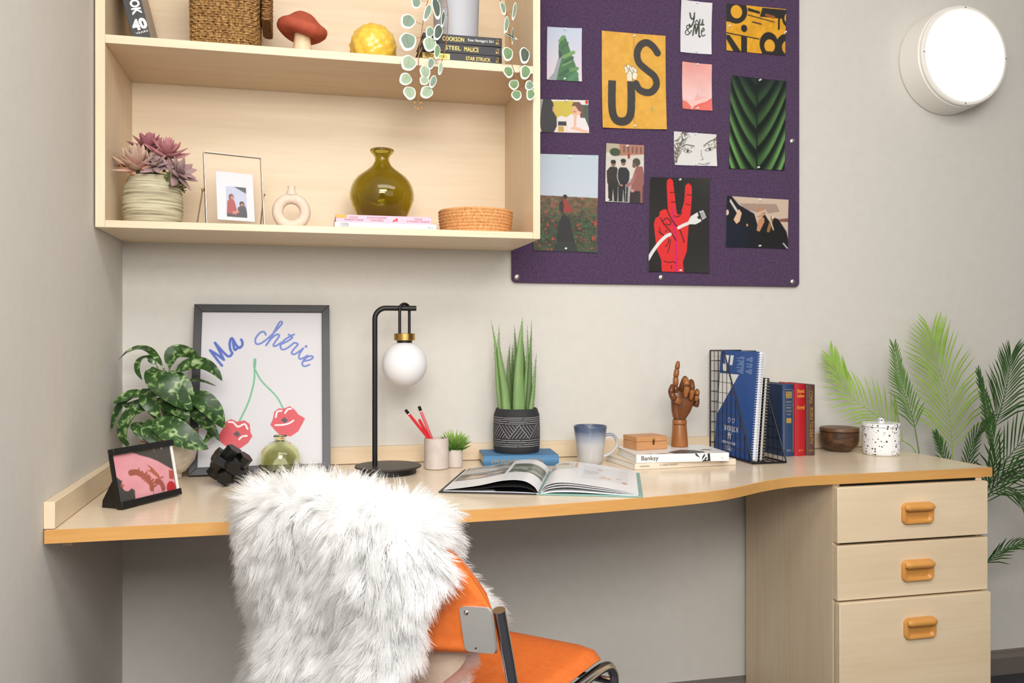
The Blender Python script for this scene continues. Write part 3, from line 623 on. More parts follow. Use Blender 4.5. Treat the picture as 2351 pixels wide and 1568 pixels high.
def euleaf(v, cx, cy, w, h, k, rot=0, yy=-.318, yaw=0, stem=None):
    p = ray_y(*E_(cx, cy), yy) - Vector(t.location); s = .17217 * 1.94 / FPX / 2
    o = bpy.data.objects.new('leaf', LEAFS[k]); link(o, v); o.location = p
    o.scale = (w * s, h * s, max(w, h) * s); o.rotation_euler = Euler((PI / 2 + random.uniform(-.15, .15), rot, yaw + random.uniform(-.15, .15)), 'XYZ')
    if stem:
        q = ray_y(*E_(*stem), yy + .006) - Vector(t.location); MB().tube([q, (p + q) / 2 + Vector((0, -.002, .002)), p + Vector((0, .001, 0))], .0005, 5).build('leaf_stalk', M_STEMB, v)
for cx_, cy_, w_, h_, k_, r_, st in ((210, 285, 200, 200, 0, .3, (415, 330)), (210, 555, 225, 240, 0, -.2, (390, 500)), (220, 840, 210, 210, 1, .2, (360, 760)), (180, 1055, 165, 180, 1, .5, (350, 1010)), (235, 1240, 165, 190, 1, -.4, (346, 1200)), (460, 1230, 165, 185, 1, .5, (346, 1200)), (320, 40, 135, 150, 0, 0, (475, 20)), (470, 170, 90, 260, 0, .3, (440, 200)), (500, 430, 110, 160, 0, .2, (400, 400)), (500, 590, 180, 200, 1, -.1, (385, 560)), (265, -120, 170, 180, 0, .2, (490, -100))):
    euleaf(v1, cx_, cy_, w_, h_, k_, r_, stem=st)
for cx_, cy_, w_, h_, k_, r_, st in ((440, 965, 140, 190, 1, -.2, (620, 900)), (515, 850, 100, 170, 0, .2, (640, 860)), (610, 430, 120, 235, 2, .25, (742, 380)), (600, 690, 85, 210, 3, .1, (700, 690)), (590, 110, 110, 300, 2, -.2, (735, 100)), (680, 250, 45, 230, 2, .1, (745, 200)), (430, 1075, 130, 125, 1, .1, (500, 1040)), (545, 1090, 90, 180, 0, .3, (520, 1020)), (645, 910, 65, 190, 1, .15, (620, 900)), (640, -120, 150, 170, 0, .2, (705, -130))):
    euleaf(v2, cx_, cy_, w_, h_, k_, r_, yy=-.322, stem=st)
for cx_, cy_, w_, h_, k_, r_, st in ((1540, 720, 155, 190, 3, -.2, (1590, 740)), (1765, 740, 145, 235, 2, 0, (1592, 740)), (1550, 960, 145, 165, 3, -.5, (1640, 980)), (1775, 965, 150, 195, 3, .1, (1640, 980)), (1625, 1130, 145, 135, 3, -.6, (1700, 1140)), (1830, 1140, 125, 145, 0, .4, (1700, 1140)), (1660, 1270, 145, 145, 3, -.6, (1750, 1270)), (1845, 1260, 125, 175, 3, .2, (1750, 1270)), (1480, 110, 75, 180, 0, -.3, (1515, 140)), (1525, 330, 65, 230, 0, .1, (1555, 350)), (1630, 150, 55, 250, 0, .15, (1520, 180)), (1580, 480, 30, 210, 2, -1.2, (1565, 450)), (1606, 480, 22, 230, 2, 0, (1568, 470)), (1480, -110, 130, 150, 0, .2, (1380, -100))):
    euleaf(v3, cx_, cy_, w_, h_, k_, r_, yy=-.316, stem=st)
for i in range(5): # buds at the tip of the longest vine
    p = ray_y(*E_(345 + (-42, 40, -30, 45, 0)[i], (1370, 1375, 1430, 1440, 1450)[i]), -.313) - Vector(t.location); MB().sphere(p, .0016, 8, 5, sc=(1.6, 1, 1)).build('bud', mat('bud_gold', (206, 156, 60), .6), v1)

# black book leaning against the cabinet side
a, b = ray_y(304, 82, -.255), ray_y(348, 84, -.255)
t = thing('leaning_book', 'black spined book leaning on the left side of the top shelf', 'book', ((a.x + b.x) / 2, -.255, Z2 + .0065), rot=(0, -.235, 0))
bw = (b - a).length * .97; bh = .255
MB().bx(-bw / 2, bw / 2, -.0012, .0022, 0, bh).build('spine', mat('charcoal_spine', (58, 57, 60), .5), t, bevel=.0008)
MB().bx(bw / 2 - .0025, bw / 2, .0022, .18, 0, bh).build('cover', mat('greige_cover', (196, 182, 166), .6), t, bevel=.0006); MB().bx(-bw / 2, -bw / 2 + .0025, .0022, .18, 0, bh).build('cover', mat('greige_cover', (196, 182, 166), .6), t, bevel=.0006)
MB().bx(-bw / 2 + .0025, bw / 2 - .0025, .0022, .176, .003, bh - .003).build('page_block', M_PAGES, t)
text('COOKBOOK', .026, M_WINK, t, frame((.004, -.0016, .118), (0, 0, -1), (1, 0, 0)), width=.125, bold=.001)
text('40', .030, M_WINK, t, frame((.003, -.0016, .034), (1, 0, .12), (-.12, 0, 1)), width=.031, bold=.0016)
text('YEARS', .006, M_WINK, t, frame((.004, -.0016, .0165), (1, 0, .12), (-.12, 0, 1)), width=.026)

# wicker basket
def wicker(mb, loop, z0, z1, row, amp, r, m=0, nst=None, taper=0):
    """rows of strands going over and under along a closed loop of points"""
    n = len(loop); k = 0; z = z0
    while z < z1:
        pts = []; s = 1 + taper * (z - z0) / (z1 - z0)
        for i in range(n):
            (x, y) = loop[i]; nx, ny = loop[(i + 1) % n][0] - loop[i - 1][0], loop[(i + 1) % n][1] - loop[i - 1][1]; l = math.hypot(nx, ny) or 1
            o = amp * math.sin(i * PI / 1.5 + k * PI) + random.uniform(-.0004, .0004)
            pts.append((x * s + ny / l * o, y * s - nx / l * o, z + .0006 * math.sin(i * 2.1 + k) + random.uniform(-.0003, .0003)))
        mb.tube(pts, [r * random.uniform(.85, 1.15) for _ in pts], 5, m, closed=True); z += row; k += 1
    return mb
def resample(P, step):
    P = P + [P[0]]; L = [0]
    for a, b in zip(P[:-1], P[1:]): L.append(L[-1] + math.dist(a, b))
    n = int(L[-1] / step); n -= n % 3; out = []
    for i in range(n):
        s = L[-1] * i / n; j = max(q for q in range(len(L) - 1) if L[q] <= s); f = (s - L[j]) / max(1e-9, L[j + 1] - L[j])
        out.append((P[j][0] + (P[j + 1][0] - P[j][0]) * f, P[j][1] + (P[j + 1][1] - P[j][1]) * f))
    return out
a, b = ray_y(432, 90, -.262), ray_y(592, 100, -.262); w = b.x - a.x
t = thing('wicker_basket', 'square seagrass basket with a lid flap on the top shelf', 'basket', ((a.x + b.x) / 2, -.175, Z2 + .0035))
M_SEA = noisy('seagrass', (190, 148, 90), (112, 76, 36), (240, 240, 90), .7, lo=.35, hi=.62)
mb = MB(); wicker(mb, resample(rrect(w - .006, .165, .028, 6), .0048), 0, .205, .0056, .0018, .0029, taper=.05)
o = mb.build('woven_body', M_SEA, t); o['kind'] = 'stuff'
MB().prism(rrect(w - .014, .157, .026, 6), -.002, .2).build('shade_core', mat('seagrass_shadow', (74, 50, 26), .9), t)  # dark core that colours in the shade between the woven strands
mb = MB(); q = ray_y(600, 53, -.21); zl = q.z - t.location.z
wicker(mb, resample(rrect(.016, .13, .006, 4, w / 2 + .0165, 0), .0045), zl, zl + .1, .0056, .0012, .0028)
mb.bx(w / 2 + .0105, w / 2 + .0225, -.06, .06, zl, zl + .1); mb.build('lid_flap', noisy('seagrass_dark', (158, 112, 62), (110, 74, 38), (240, 240, 90), .7), t)
wicker(MB(), resample(rrect(w + .034, .17, .02, 6, .004, 0), .005), zl + .1, zl + .115, .0055, .0012, .003).build('lid_rim', M_SEA, t)['kind'] = 'stuff'

# mushroom ornament
a = ray_y(694, 100, -.2); t = thing('mushroom_ornament', 'terracotta capped wooden toadstool ornament on the top shelf', 'ornament', (a.x, -.2, Z2))
MB().lathe([(.025, 0), (.0255, .002), (.023, .02), (.0195, .045), (.018, .062), (.0165, .075), (.016, .085)], 32).build('stem', wood('pale_timber', (238, 212, 178), (222, 190, 150), 2, .5, 2), t, label='pale wooden stem')
cp = [(.017, .062), (.03, .0585), (.042, .0580), (.050, .061), (.0555, .068), (.0575, .077), (.0565, .085), (.052, .0905), (.043, .097), (.034, .1065), (.025, .118), (.016, .1265), (.008, .1305), (.001, .1315)]
cp = [(r, .058 + (z - .058) * .80) for r, z in cp]; mb = MB().lathe(cp, 48)
mb.v = [(x * (1 + .02 * math.sin(2 * math.atan2(y, x))), y, z + .004 * math.sin(2.3 * math.atan2(y, x) + 1) * min(1, math.hypot(x, y) / .05)) for x, y, z in mb.v]
mb.xf(Matrix.Translation((-.001, 0, .07)) @ Matrix.Rotation(.13, 4, 'Y') @ Matrix.Translation((0, 0, -.07)))
mb.build('cap', noisy('terracotta', (178, 84, 60), (166, 74, 52), (60, 60, 60), .8, bmp=.1), t, smooth=1.2, label='matt terracotta cap')

# yellow petalled ornament
a = ray_y(857, 95, -.2); t = thing('yellow_ornament', 'glossy yellow ceramic globe moulded with overlapping petals', 'ornament', (a.x, -.2, Z2))
C_ = []
for k in range(9):
    th = (.12, .42, .7, .98, 1.26, 1.54, 1.82, 2.1, 2.4)[k]; nn = (1, 5, 8, 10, 11, 11, 10, 9, 7)[k]
    for i in range(nn):
        a = 2 * PI * (i + .5 * (k % 2)) / nn; C_.append((math.sin(th) * math.cos(a), math.sin(th) * math.sin(a), math.cos(th), th))
CA = np.array(C_)
mb = MB().sphere((0, 0, 0), 1, 96, 64); vs = np.array(mb.v)
out = []
for p in vs:
    th = math.acos(max(-1, min(1, p[2]))); d = CA[:, :3] - p; q = np.sqrt((d ** 2).sum(1)); i = int(np.argmin(q + .25 * (CA[:, 3] - th).clip(-1, 1)))
    dd = q[i]; up_ = CA[i, 3] - th
    out.append(p * (.0510 + .0042 * 1.35 * max(0, 1 - dd / .40) * (1 - .6 * up_) - .0007 * abs(math.sin(14 * dd))))
mb.v = [(x, y, z + .047) for x, y, z in out]; mb.v = [(x, y, max(0, z)) for x, y, z in mb.v]
mb.build('petalled_globe', mat('yellow_glaze', (236, 192, 74), .16, coat=.5), t, smooth=3)

# ------------------------------------------------------------------ lower shelf
# succulent
a = ray_y(351, 460, -.19); t = thing('potted_succulent', 'pink artificial succulent in a ridged stone coloured pot', 'plant', (a.x, -.19, Z1))
pr = [(.050, 0), (.056, .004)]
for i in range(40):
    z = .006 + .104 * i / 39; r = .0565 + .0065 * math.sin(PI * min(1, (z + .012) / .12)) - max(0, (z - .085)) * .22
    pr.append((r + random.uniform(-.0009, .0009) + .0006 * math.sin(i * 2.2), z))
pr += [(pr[-1][0] - .003, .1115), (pr[-1][0] - .006, .108), (.045, .098)]
mb = MB().lathe(pr, 72); mb.v = [(x * (1 + .006 * math.sin(3 * math.atan2(y, x) + z * 60)), y * (1 + .006 * math.sin(4 * math.atan2(y, x) - z * 50)), z) for x, y, z in mb.v]
m = noisy('ridged_stone', (200, 192, 162), (104, 90, 70), (10, 10, 230), .8, lo=.42, hi=.72, bmp=.5, bdist=.002); mb.build('pot', m, t, smooth=1.0)
MB().sphere((0, 0, .104), .048, 20, 8, sc=(1, 1, .35)).build('soil', mat('dark_soil', (62, 50, 36), .95), t)
def fleshy(L, w, bend, flat=.35, n=8, k=10):
    pts = [(0, L * (i / k), bend * L * (i / k) ** 2) for i in range(k + 1)]
    prof = [max(.02, (math.sin(PI * min(1, .12 + .88 * (i / k)) ** .85)) ** .8) * w / 2 for i in range(k + 1)]; prof[-1] = w * .02
    return MB().tube(pts, prof, n, flat=flat, up=(0, 0, 1))
def leafm(name, c1, c2, axis_len, **kw):
    m = mat(name, c1, .55); tc = nd(m, 'ShaderNodeTexCoord'); sx = nd(m, 'ShaderNodeSeparateXYZ'); lk(m, tc, 'Object', sx, 'Vector')
    mr = nd(m, 'ShaderNodeMapRange'); mr.inputs['From Max'].default_value = axis_len; lk(m, sx, 'Y', mr, 'Value'); r = ramp(m, [(0.1, c1), (.95, c2)]); lk(m, mr, 'Result', r, 'Fac'); lk(m, r, 'Color', bsdf(m), 'Base Color'); return m
def rosette(parent, c, axis, n, me, s0, s1, e0, e1, name='rosette'):
    R = thing_part(name, parent, c, axis)
    for i in range(n):
        f = i / (n - 1); o = bpy.data.objects.new('leaf', me); link(o, R); s = s0 + (s1 - s0) * f
        o.scale = (s, s, s); o.rotation_euler = Euler((e0 + (e1 - e0) * f + random.uniform(-.1, .1), random.uniform(-.15, .15), i * 2.39996 + random.uniform(-.15, .15)), 'XYZ'); o.location = (0, 0, .012 * f)
    return R
def thing_part(name, parent, c, axis):
    mb = MB().tube([(0, 0, -.035), (0, 0, .012)], [.003, .0045], 8); o = mb.build(name, mat('succulent_stem', (120, 100, 80), .7), parent)
    o.location = c; o.rotation_euler = Vector(axis).to_track_quat('Z', 'Y').to_euler(); return o
mA = fleshy(.060, .026, .12).mesh('leaf', leafm('succulent_peach', (192, 138, 128), (190, 168, 146), .06)); mBb = fleshy(.054, .022, .2).mesh('leaf', leafm('succulent_rose', (170, 118, 122), (190, 130, 134), .055))
mC = fleshy(.052, .024, -.15).mesh('leaf', leafm('succulent_mauve', (128, 112, 114), (166, 132, 132), .05)); mD = fleshy(.046, .026, .1).mesh('leaf', leafm('succulent_dusk', (150, 96, 104), (170, 108, 116), .045))
rosette(t, (-.026, -.03, .122), (-.12, -.5, 1), 24, mA, 1.0, .75, .05, 1.3)
rosette(t, (.030, -.016, .156), (.2, -.4, 1), 30, mBb, 1.05, .5, .05, 1.35)
rosette(t, (.012, -.036, .124), (.1, -.8, .9), 14, mC, .8, .55, .2, 1.1)
rosette(t, (-.04, .012, .140), (-.35, -.1, 1), 14, mD, 1.0, .6, .15, 1.1)
rosette(t, (-.010, .016, .176), (-.05, -.2, 1), 18, mD, 1.15, .6, .15, 1.2)
rosette(t, (.050, -.026, .112), (.9, -.5, .5), 16, mC, 1.0, .75, .2, 1.1)
mo = MB()
for i in range(160):
    a, r = random.uniform(-.9, .7), random.uniform(.044, .07); c = (r * math.cos(a), r * math.sin(a) - .004, random.uniform(.092, .118) - (r - .05) * .6)
    mo.tube([c, (c[0] + random.uniform(-.006, .01), c[1] + random.uniform(-.008, .008), c[2] + random.uniform(-.006, .009))], [.0016, .0005], 4)
mo.build('moss_tuft', mat('moss_green', (92, 96, 40), .9), t)['kind'] = 'stuff'
ol = fleshy(.042, .009, .3).build('leaf', leafm('succulent_orange', (214, 124, 88), (232, 150, 60), .042), t); ol.location = (-.03, -.04, .107); ol.rotation_euler = (.35, 0, 1.9)

# glass photo frame, leaning back on its strut
Mg = mat('clear_glass', (255, 255, 255), .0, trans=1, ior=1.08); M_GLASS = Mg
a, b = ray_y(474, 440, -.245), ray_y(606, 440, -.205)
yaw = math.atan2(b.y - a.y, b.x - a.x); w = (b - a).length
t = thing('glass_photo_frame', 'clear glass photo frame with a small snapshot in a white mount', 'photo frame', ((a.x + b.x) / 2, -.225, Z1 + .0022), rot=Euler((-.17, 0, yaw), 'XYZ'))
hh = .168; M_PEWTER = mat('pewter', (196, 188, 178), .25, metal=1)
MB().bx(-w / 2, w / 2, -.0036, -.0018, 0, hh).build('glass_pane', Mg, t); MB().bx(-w / 2, w / 2, .0018, .0036, 0, hh).build('glass_pane', Mg, t)
for s in (-1, 1): MB().bx(s * w / 2 - .0010, s * w / 2 + .0010, -.005, .005, 0, hh).build('side_rail', M_PEWTER, t, bevel=.0006)
for z in (0, hh): MB().bx(-w / 2, w / 2, -.0042, .0042, z - .0012, z + .0012).build('edge_strip', mat('smoke_edge', (206, 196, 184), .2), t)
for s in (-1, 1):
    MB().tube([(s * (w / 2 + .004), .004, hh * .48), (s * (w / 2 + .008), .062, .0095)], .0016, 8).build('strut', M_PEWTER, t); MB().sphere((s * (w / 2 + .004), .002, hh * .48), .0036, 12, 8).build('hinge_knob', M_BRASS, t)
cw, ch = .082, .112; MB().bx(-cw / 2 + .002, cw / 2 + .002, -.0006, .0006, .014, .014 + ch).build('mount_card', mat('white_mount', (224, 224, 228), .7), t)
cv = Canvas(.045, .071, 50, (196, 200, 222)); cv.poly([(.4, 1.57), (1, 1.57), (1, 1.25)], (70, 76, 78)); cv.poly([(0, 0), (1, 0), (1, .3), (0, .25)], (62, 66, 66)); cv.poly([(.02, .2), (.06, .8), (.2, .95), (.4, .85), (.5, .4), (.5, .1)], (166, 70, 66)); cv.ell(.26, 1.02, .13, .16, (110, 66, 58)); cv.ell(.3, 1.0, .07, .1, (196, 130, 112)); cv.poly([(.52, .1), (.55, .5), (.7, .62), (.92, .6), (1, .3), (1, .05)], (66, 64, 66)); cv.ell(.76, .7, .12, .14, (74, 44, 44)); cv.ell(.76, .66, .06, .08, (186, 122, 106)); cv.poly([(.3, .15), (.6, .25), (.62, .35), (.3, .3)], (196, 130, 116))
link(bpy.data.objects.new('snapshot', cv.mesh('snapshot', flatmap((-.0185, -.0008, .022), (1, 0, 0), (0, 0, 1), .045, .071), print_mat())), t)

# donut vase
a = ray_y(669, 487, -.2); t = thing('ring_vase', 'cream ceramic doughnut shaped vase with a short neck', 'vase', (a.x, -.2, Z1))
mb = MB(); Rm, rm = .0308, .0125; zc = Rm + rm - .0008
mb.grid(lambda u, v: ((Rm + rm * math.cos(2 * PI * v)) * math.cos(2 * PI * u), rm * 1.05 * math.sin(2 * PI * v), max(-zc + .0, (Rm + rm * math.cos(2 * PI * v)) * math.sin(2 * PI * u))), 64, 20)
mb.v = [(x, y, max(0, z + zc)) for x, y, z in mb.v]
m = noisy('cream_bisque', (224, 204, 188), (216, 194, 176), (200, 200, 200), .75, bmp=.1); mb.build('ring_body', m, t, smooth=3, label='ring shaped body')
MB().lathe([(.0135, .0), (.0112, .006), (.0085, .012), (.0078, .018), (.0086, .021), (.0072, .021), (.006, .016)], 28, (0, 0, zc + Rm + rm * .62)).build('neck', m, t)

# pink and white books with the olive bottle vase on them
a, b = ray_y(768, 519, -.278), ray_y(1002, 527, -.278)
M_WBK = mat('white_book_cover', (222, 221, 224), .5)
t = book('white_book', 'thin white book under the pink book on the lower shelf', b.x - a.x, .0128, .17, M_WBK, ((a.x + b.x) / 2, -.278, Z1), cover_t=.001)
w = b.x - a.x; spine_text(t, 'HOME', .0065, M_INK, -w / 2 + .022, .0085, 0, .017); spine_text(t, 'LOVES', .005, mat('grey_ink', (110, 110, 112), .6), -w / 2 + .022, .0040, 0, .017); spine_text(t, 'Blurb', .005, mat('grey_ink', (110, 110, 112), .6), w / 2 - .014, .0055, 0, .012)
a, b = ray_y(771, 500, -.274), ray_y(990, 505, -.274); w = b.x - a.x
t = book('pink_book', 'pale pink book lying under the olive glass bottle', w, .0172, .16, mat('pink_book_cover', (228, 180, 198), .5), ((a.x + b.x) / 2, -.274, Z1 + .0131), cover_t=.001)
M_MARK = mat('maroon_ink', (140, 62, 78), .6); M_REDI = mat('red_ink', (214, 62, 56), .6)
for tx, x, z, ww in (('AVANT', -w / 2 + .040, .0118, .020), ('GARDE MAGS', -w / 2 + .040, .0062, .042), ('AVANTGARDE', -w / 2 + .091, .0120, .044), ('TASCHEN', -w / 2 + .091, .0062, .031), ('MAGS', w / 2 - .030, .0118, .017), ("D'AVANT-GARDE", w / 2 - .030, .0062, .052)): spine_text(t, tx, .0056, M_MARK, x, z, 0, ww)
MB().bx(-w / 2, -w / 2 + .024, -.0019, -.0014, .0098, .0168).build('price_sticker', mat('amber_sticker', (226, 160, 66), .5), t)
MB().prism([(0, 0), (.004, .006), (.008, .005), (.009, .010), (.013, .008), (.012, .001), (.008, .003)], -.0019, -.0015, lambda a, b, q: (.018 + a, q, .003 + b)).build('spine_emblem', M_REDI, t)

a = ray_y(877, 430, -.175); t = thing('olive_vase', 'round olive green glass bottle vase standing on the pink book', 'vase', (a.x, -.175, Z1 + .0305))
k = .000236; oc = [(0.01, 0), (180, 0), (215, 12), (250, 45), (275, 95), (300, 155), (320, 215), (323, 275), (310, 335), (285, 395), (245, 445), (180, 495), (125, 535), (95, 565), (72, 610), (70, 640), (80, 665), (108, 690), (120, 708), (119, 722), (108, 728)]
inn_ = [(94, 712), (66, 668), (56, 640), (58, 610), (80, 562), (112, 528), (168, 485), (232, 436), (271, 388), (296, 330), (309, 275), (306, 217), (286, 158), (261, 100), (236, 52), (200, 26), (.01, 22)]
m = mat('olive_glass', (196, 186, 92), .02, trans=1, ior=1.45)
vol = nd(m, 'ShaderNodeVolumeAbsorption'); vol.inputs['Color'].default_value = rgba((150, 130, 8)); vol.inputs['Density'].default_value = 13
lk(m, vol, 'Volume', m.node_tree.nodes['Material Output'], 'Volume')
MB().lathe([(r * k, z * k) for r, z in oc + inn_], 64).build('glass_body', m, t, smooth=1.2)

# rattan bowl
a = ray_y(1092, 500, -.19); t = thing('rattan_bowl', 'low coiled rattan bowl at the right end of the lower shelf', 'bowl', (a.x, -.19, Z1))
M_RAT = noisy('rattan', (232, 176, 118), (196, 130, 76), (260, 260, 120), .55, lo=.35, hi=.65); mb = MB()
for i in range(8):
    z = .004 + .0073 * i; R = .079 + .0075 * math.sin(PI / 2 * (i + 1) / 8)
    n = 110; mb.tube([(R * math.cos(2 * PI * j / n), R * math.sin(2 * PI * j / n), z) for j in range(n)], [.0041 + .0007 * (1 if (j + i) % 2 else -1) for j in range(n)], 6, closed=True)
mb.lathe([(.075, .001), (.078, .02), (.081, .05)], 40, cap1=False); mb.build('coiled_wall', M_RAT, t, smooth=1)['kind'] = 'stuff'

# ------------------------------------------------------------------ things on the desk
def blade(path, width, hint, fold=.12, thick=.0006, k=5, taper=(.10, .42, .62), cross=5, wave=0):
    """a leaf surface along a path: width profile, folded along the midrib, with real thickness"""
    P = smooth_path(path, k); N = len(P); mb = MB(); h = Vector(hint); rows = []
    for i, p in enumerate(P):
        f = i / (N - 1); tg = (P[min(i + 1, N - 1)] - P[max(i - 1, 0)]).normalized(); sd = tg.cross(h)
        sd = sd.normalized() if sd.length > 1e-4 else Vector((1, 0, 0)); nm = sd.cross(tg).normalized()
        w = width / 2 * (math.sin(PI * min(1, f ** .75)) ** .8 * .97 + .03 * (1 - f)) if f > taper[0] else width / 2 * (.08 + (math.sin(PI * taper[0] ** .75) ** .8 - .08) * (f / taper[0]) ** 1.5)
        row = []
        for c in range(cross):
            s = 2 * c / (cross - 1) - 1
            row.append(p + sd * (s * w) + nm * (fold * abs(s) * w + wave * w * math.sin(9 * f + 2 * s) * abs(s)))
        rows.append((row, nm))
    n = cross; vs = [q + nm * thick / 2 for row, nm in rows for q in row] + [q - nm * thick / 2 for row, nm in rows for q in row]; o = N * n
    fs = []
    for i in range(N - 1):
        for c in range(n - 1):
            a = i * n + c; fs.append((a, a + 1, a + n + 1, a + n)); fs.append((o + a, o + a + n, o + a + n + 1, o + a + 1))
        for c, d in ((0, 1), (n - 1, -1)):
            a = i * n + c; q = (a, a + n, o + a + n, o + a); fs.append(q if d == 1 else q[::-1])
    fs += [tuple(range(n)) [::-1] + tuple(o + c for c in range(n)), tuple((N - 1) * n + c for c in range(n)) + tuple(o + (N - 1) * n + c for c in range(n))[::-1]]
    return mb.add(vs, fs)

# variegated plant in the corner
c0 = stand(392, 1100, .03); t = thing('potted_plant', 'leafy green and silver variegated plant in a mottled stone pot in the desk corner', 'plant', (c0.x, c0.y - .012, DESK + .0004)); TL_ = Vector(t.location)
m = noisy('mottled_stone_glaze', (222, 212, 196), (188, 172, 150), (30, 30, 60), .6, lo=.4, hi=.75, bmp=.2)
MB().lathe([(.024, 0), (.026, .001), (.026, .011), (.036, .016), (.054, .040), (.0605, .066), (.061, .086)], 56, cap1=False).build('pot', m, t, smooth=.9, label='mottled cream pot bowl')
MB().lathe([(.0609, .0862), (.0605, .104), (.0592, .1075), (.0555, .1075), (.0550, .09)], 56, cap0=False).build('pot_rim', noisy('terracotta_glaze', (196, 116, 66), (178, 96, 52), (40, 40, 40), .5), t, smooth=.9, label='terracotta upper band')
m = mat('variegated_leaf', (60, 96, 50), .32, spec=.4); tc = nd(m, 'ShaderNodeTexCoord')
n1 = nd(m, 'ShaderNodeTexNoise', Scale=62, Detail=5, Distortion=.9); lk(m, tc, 'Object', n1, 'Vector'); n2 = nd(m, 'ShaderNodeTexNoise', Scale=14, Detail=1); lk(m, tc, 'Object', n2, 'Vector')
r1 = ramp(m, [(.3, (34, 62, 32)), (.52, (54, 86, 40)), (.60, (122, 152, 92)), (.72, (184, 200, 158))]); lk(m, n1, 'Fac', r1, 'Fac'); r2 = ramp(m, [(.35, (200, 205, 195)), (.65, (255, 255, 255))]); lk(m, n2, 'Fac', r2, 'Fac')
mx = nd(m, 'ShaderNodeMix'); mx.data_type = 'RGBA'; mx.blend_type = 'MULTIPLY'; mx.inputs[0].default_value = 1; lk(m, r1, 'Color', mx, 6); lk(m, r2, 'Color', mx, 7); lk(m, mx, 2, bsdf(m), 'Base Color')
M_VAR = m; M_VST = mat('plant_stalk', (96, 126, 70), .5)
def Q(x, y, yy): return ray_y(90 + .3381 * x, 770 + .3381 * y, yy) - TL_
LV = [  # (points of the leaf in the enlarged photograph, distances from the wall, width there, facing)
 ([(845, 220), (760, 110), (680, 85), (600, 110), (540, 165)], (-.17, -.15, -.13, -.12, -.11), 62, (0, -.6, 1)),
 ([(885, 225), (900, 130), (960, 110), (1040, 130), (1085, 165)], (-.15, -.13, -.13, -.14, -.15), 105, (.1, -1, .5)),
 ([(920, 250), (1010, 200), (1110, 195), (1190, 240), (1245, 310)], (-.18, -.18, -.19, -.2, -.2), 100, (0, -1, .8)),
 ([(960, 320), (1050, 305), (1130, 318), (1205, 345)], (-.15, -.15, -.15, -.15), 44, (0, -.4, 1)),
 ([(770, 215), (800, 290), (890, 370), (980, 450), (1040, 505)], (-.2, -.235, -.245, -.24, -.235), 170, (.3, -1, .35)),
 ([(900, 240), (950, 320), (1000, 400), (1045, 500)], (-.17, -.18, -.185, -.18), 130, (.4, -1, .2)),
 ([(800, 210), (740, 150), (680, 170), (668, 240), (700, 305)], (-.16, -.16, -.17, -.18, -.18), 60, (-.5, -.5, .8)),
 ([(720, 390), (640, 400), (560, 430), (490, 465)], (-.16, -.17, -.17, -.17), 90, (0, -.7, .8)),
 ([(660, 400), (580, 440), (520, 530), (484, 655)], (-.14, -.15, -.15, -.15), 55, (-.3, -1, .4)),
 ([(700, 365), (730, 420), (770, 490), (825, 560)], (-.19, -.21, -.215, -.21), 110, (-.2, -1, .3)),
 ([(800, 430), (870, 460), (940, 510), (1000, 570)], (-.2, -.22, -.225, -.22), 105, (0, -1, .6)),
 ([(720, 500), (640, 510), (580, 600), (570, 690), (620, 770)], (-.18, -.19, -.2, -.2, -.2), 95, (-.5, -1, .3)),
 ([(770, 575), (860, 620), (960, 680), (1060, 730), (1150, 772)], (-.22, -.24, -.25, -.25, -.245), 175, (.1, -1, .55)),
 ([(740, 570), (745, 640), (780, 700), (840, 745)], (-.2, -.22, -.225, -.225), 105, (-.2, -1, .2)),
 ([(1010, 420), (1090, 430), (1170, 500), (1220, 570), (1258, 632)], (-.18, -.2, -.205, -.205, -.2), 145, (.5, -1, .4)),
 ([(1010, 480), (1080, 540), (1160, 620), (1230, 722)], (-.17, -.175, -.18, -.18), 95, (.3, -1, .3)),
 ([(1180, 600), (1160, 670), (1110, 745)], (-.16, -.16, -.16), 50, (.4, -1, .2)),
 ([(940, 470), (985, 520), (1012, 590)], (-.2, -.215, -.215), 70, (.2, -1, .2)),
 ([(640, 610), (680, 660), (745, 735)], (-.19, -.2, -.205), 60, (-.2, -1, .5)),
 ([(860, 240), (820, 320), (780, 380), (740, 420)], (-.13, -.12, -.12, -.12), 120, (-.2, -1, .4)),
 ([(880, 300), (960, 380), (1010, 470), (1020, 560)], (-.13, -.13, -.13, -.13), 120, (.2, -1, .3)),
 ([(800, 430), (720, 470), (640, 480), (560, 470)], (-.12, -.11, -.11, -.11), 100, (0, -1, .5)),
 ([(860, 420), (900, 520), (960, 600), (1030, 640)], (-.15, -.15, -.15, -.15), 120, (.2, -1, .3)),
 ([(640, 650), (640, 610), (690, 600), (740, 625)], (-.15, -.15, -.15, -.15), 40, (0, -.6, 1))]
for pts, ys, w, hint in LV:
    P = [Q(x, y, yy) for (x, y), yy in zip(pts, ys)]
    lf = blade(P, w * .3381 * 2.0 / FPX, hint, .14, wave=.06, cross=7).build('leaf', M_VAR, t, smooth=1.5)
    b0 = P[0]; MB().tube(smooth_path([Vector((b0.x * .15, b0.y * .1, .09)), Vector((b0.x * .5, b0.y * .5 + .005, .09 + (b0.z - .09) * .55)), b0], 4), .0017, 6).build('leaf_stalk', M_VST, lf)

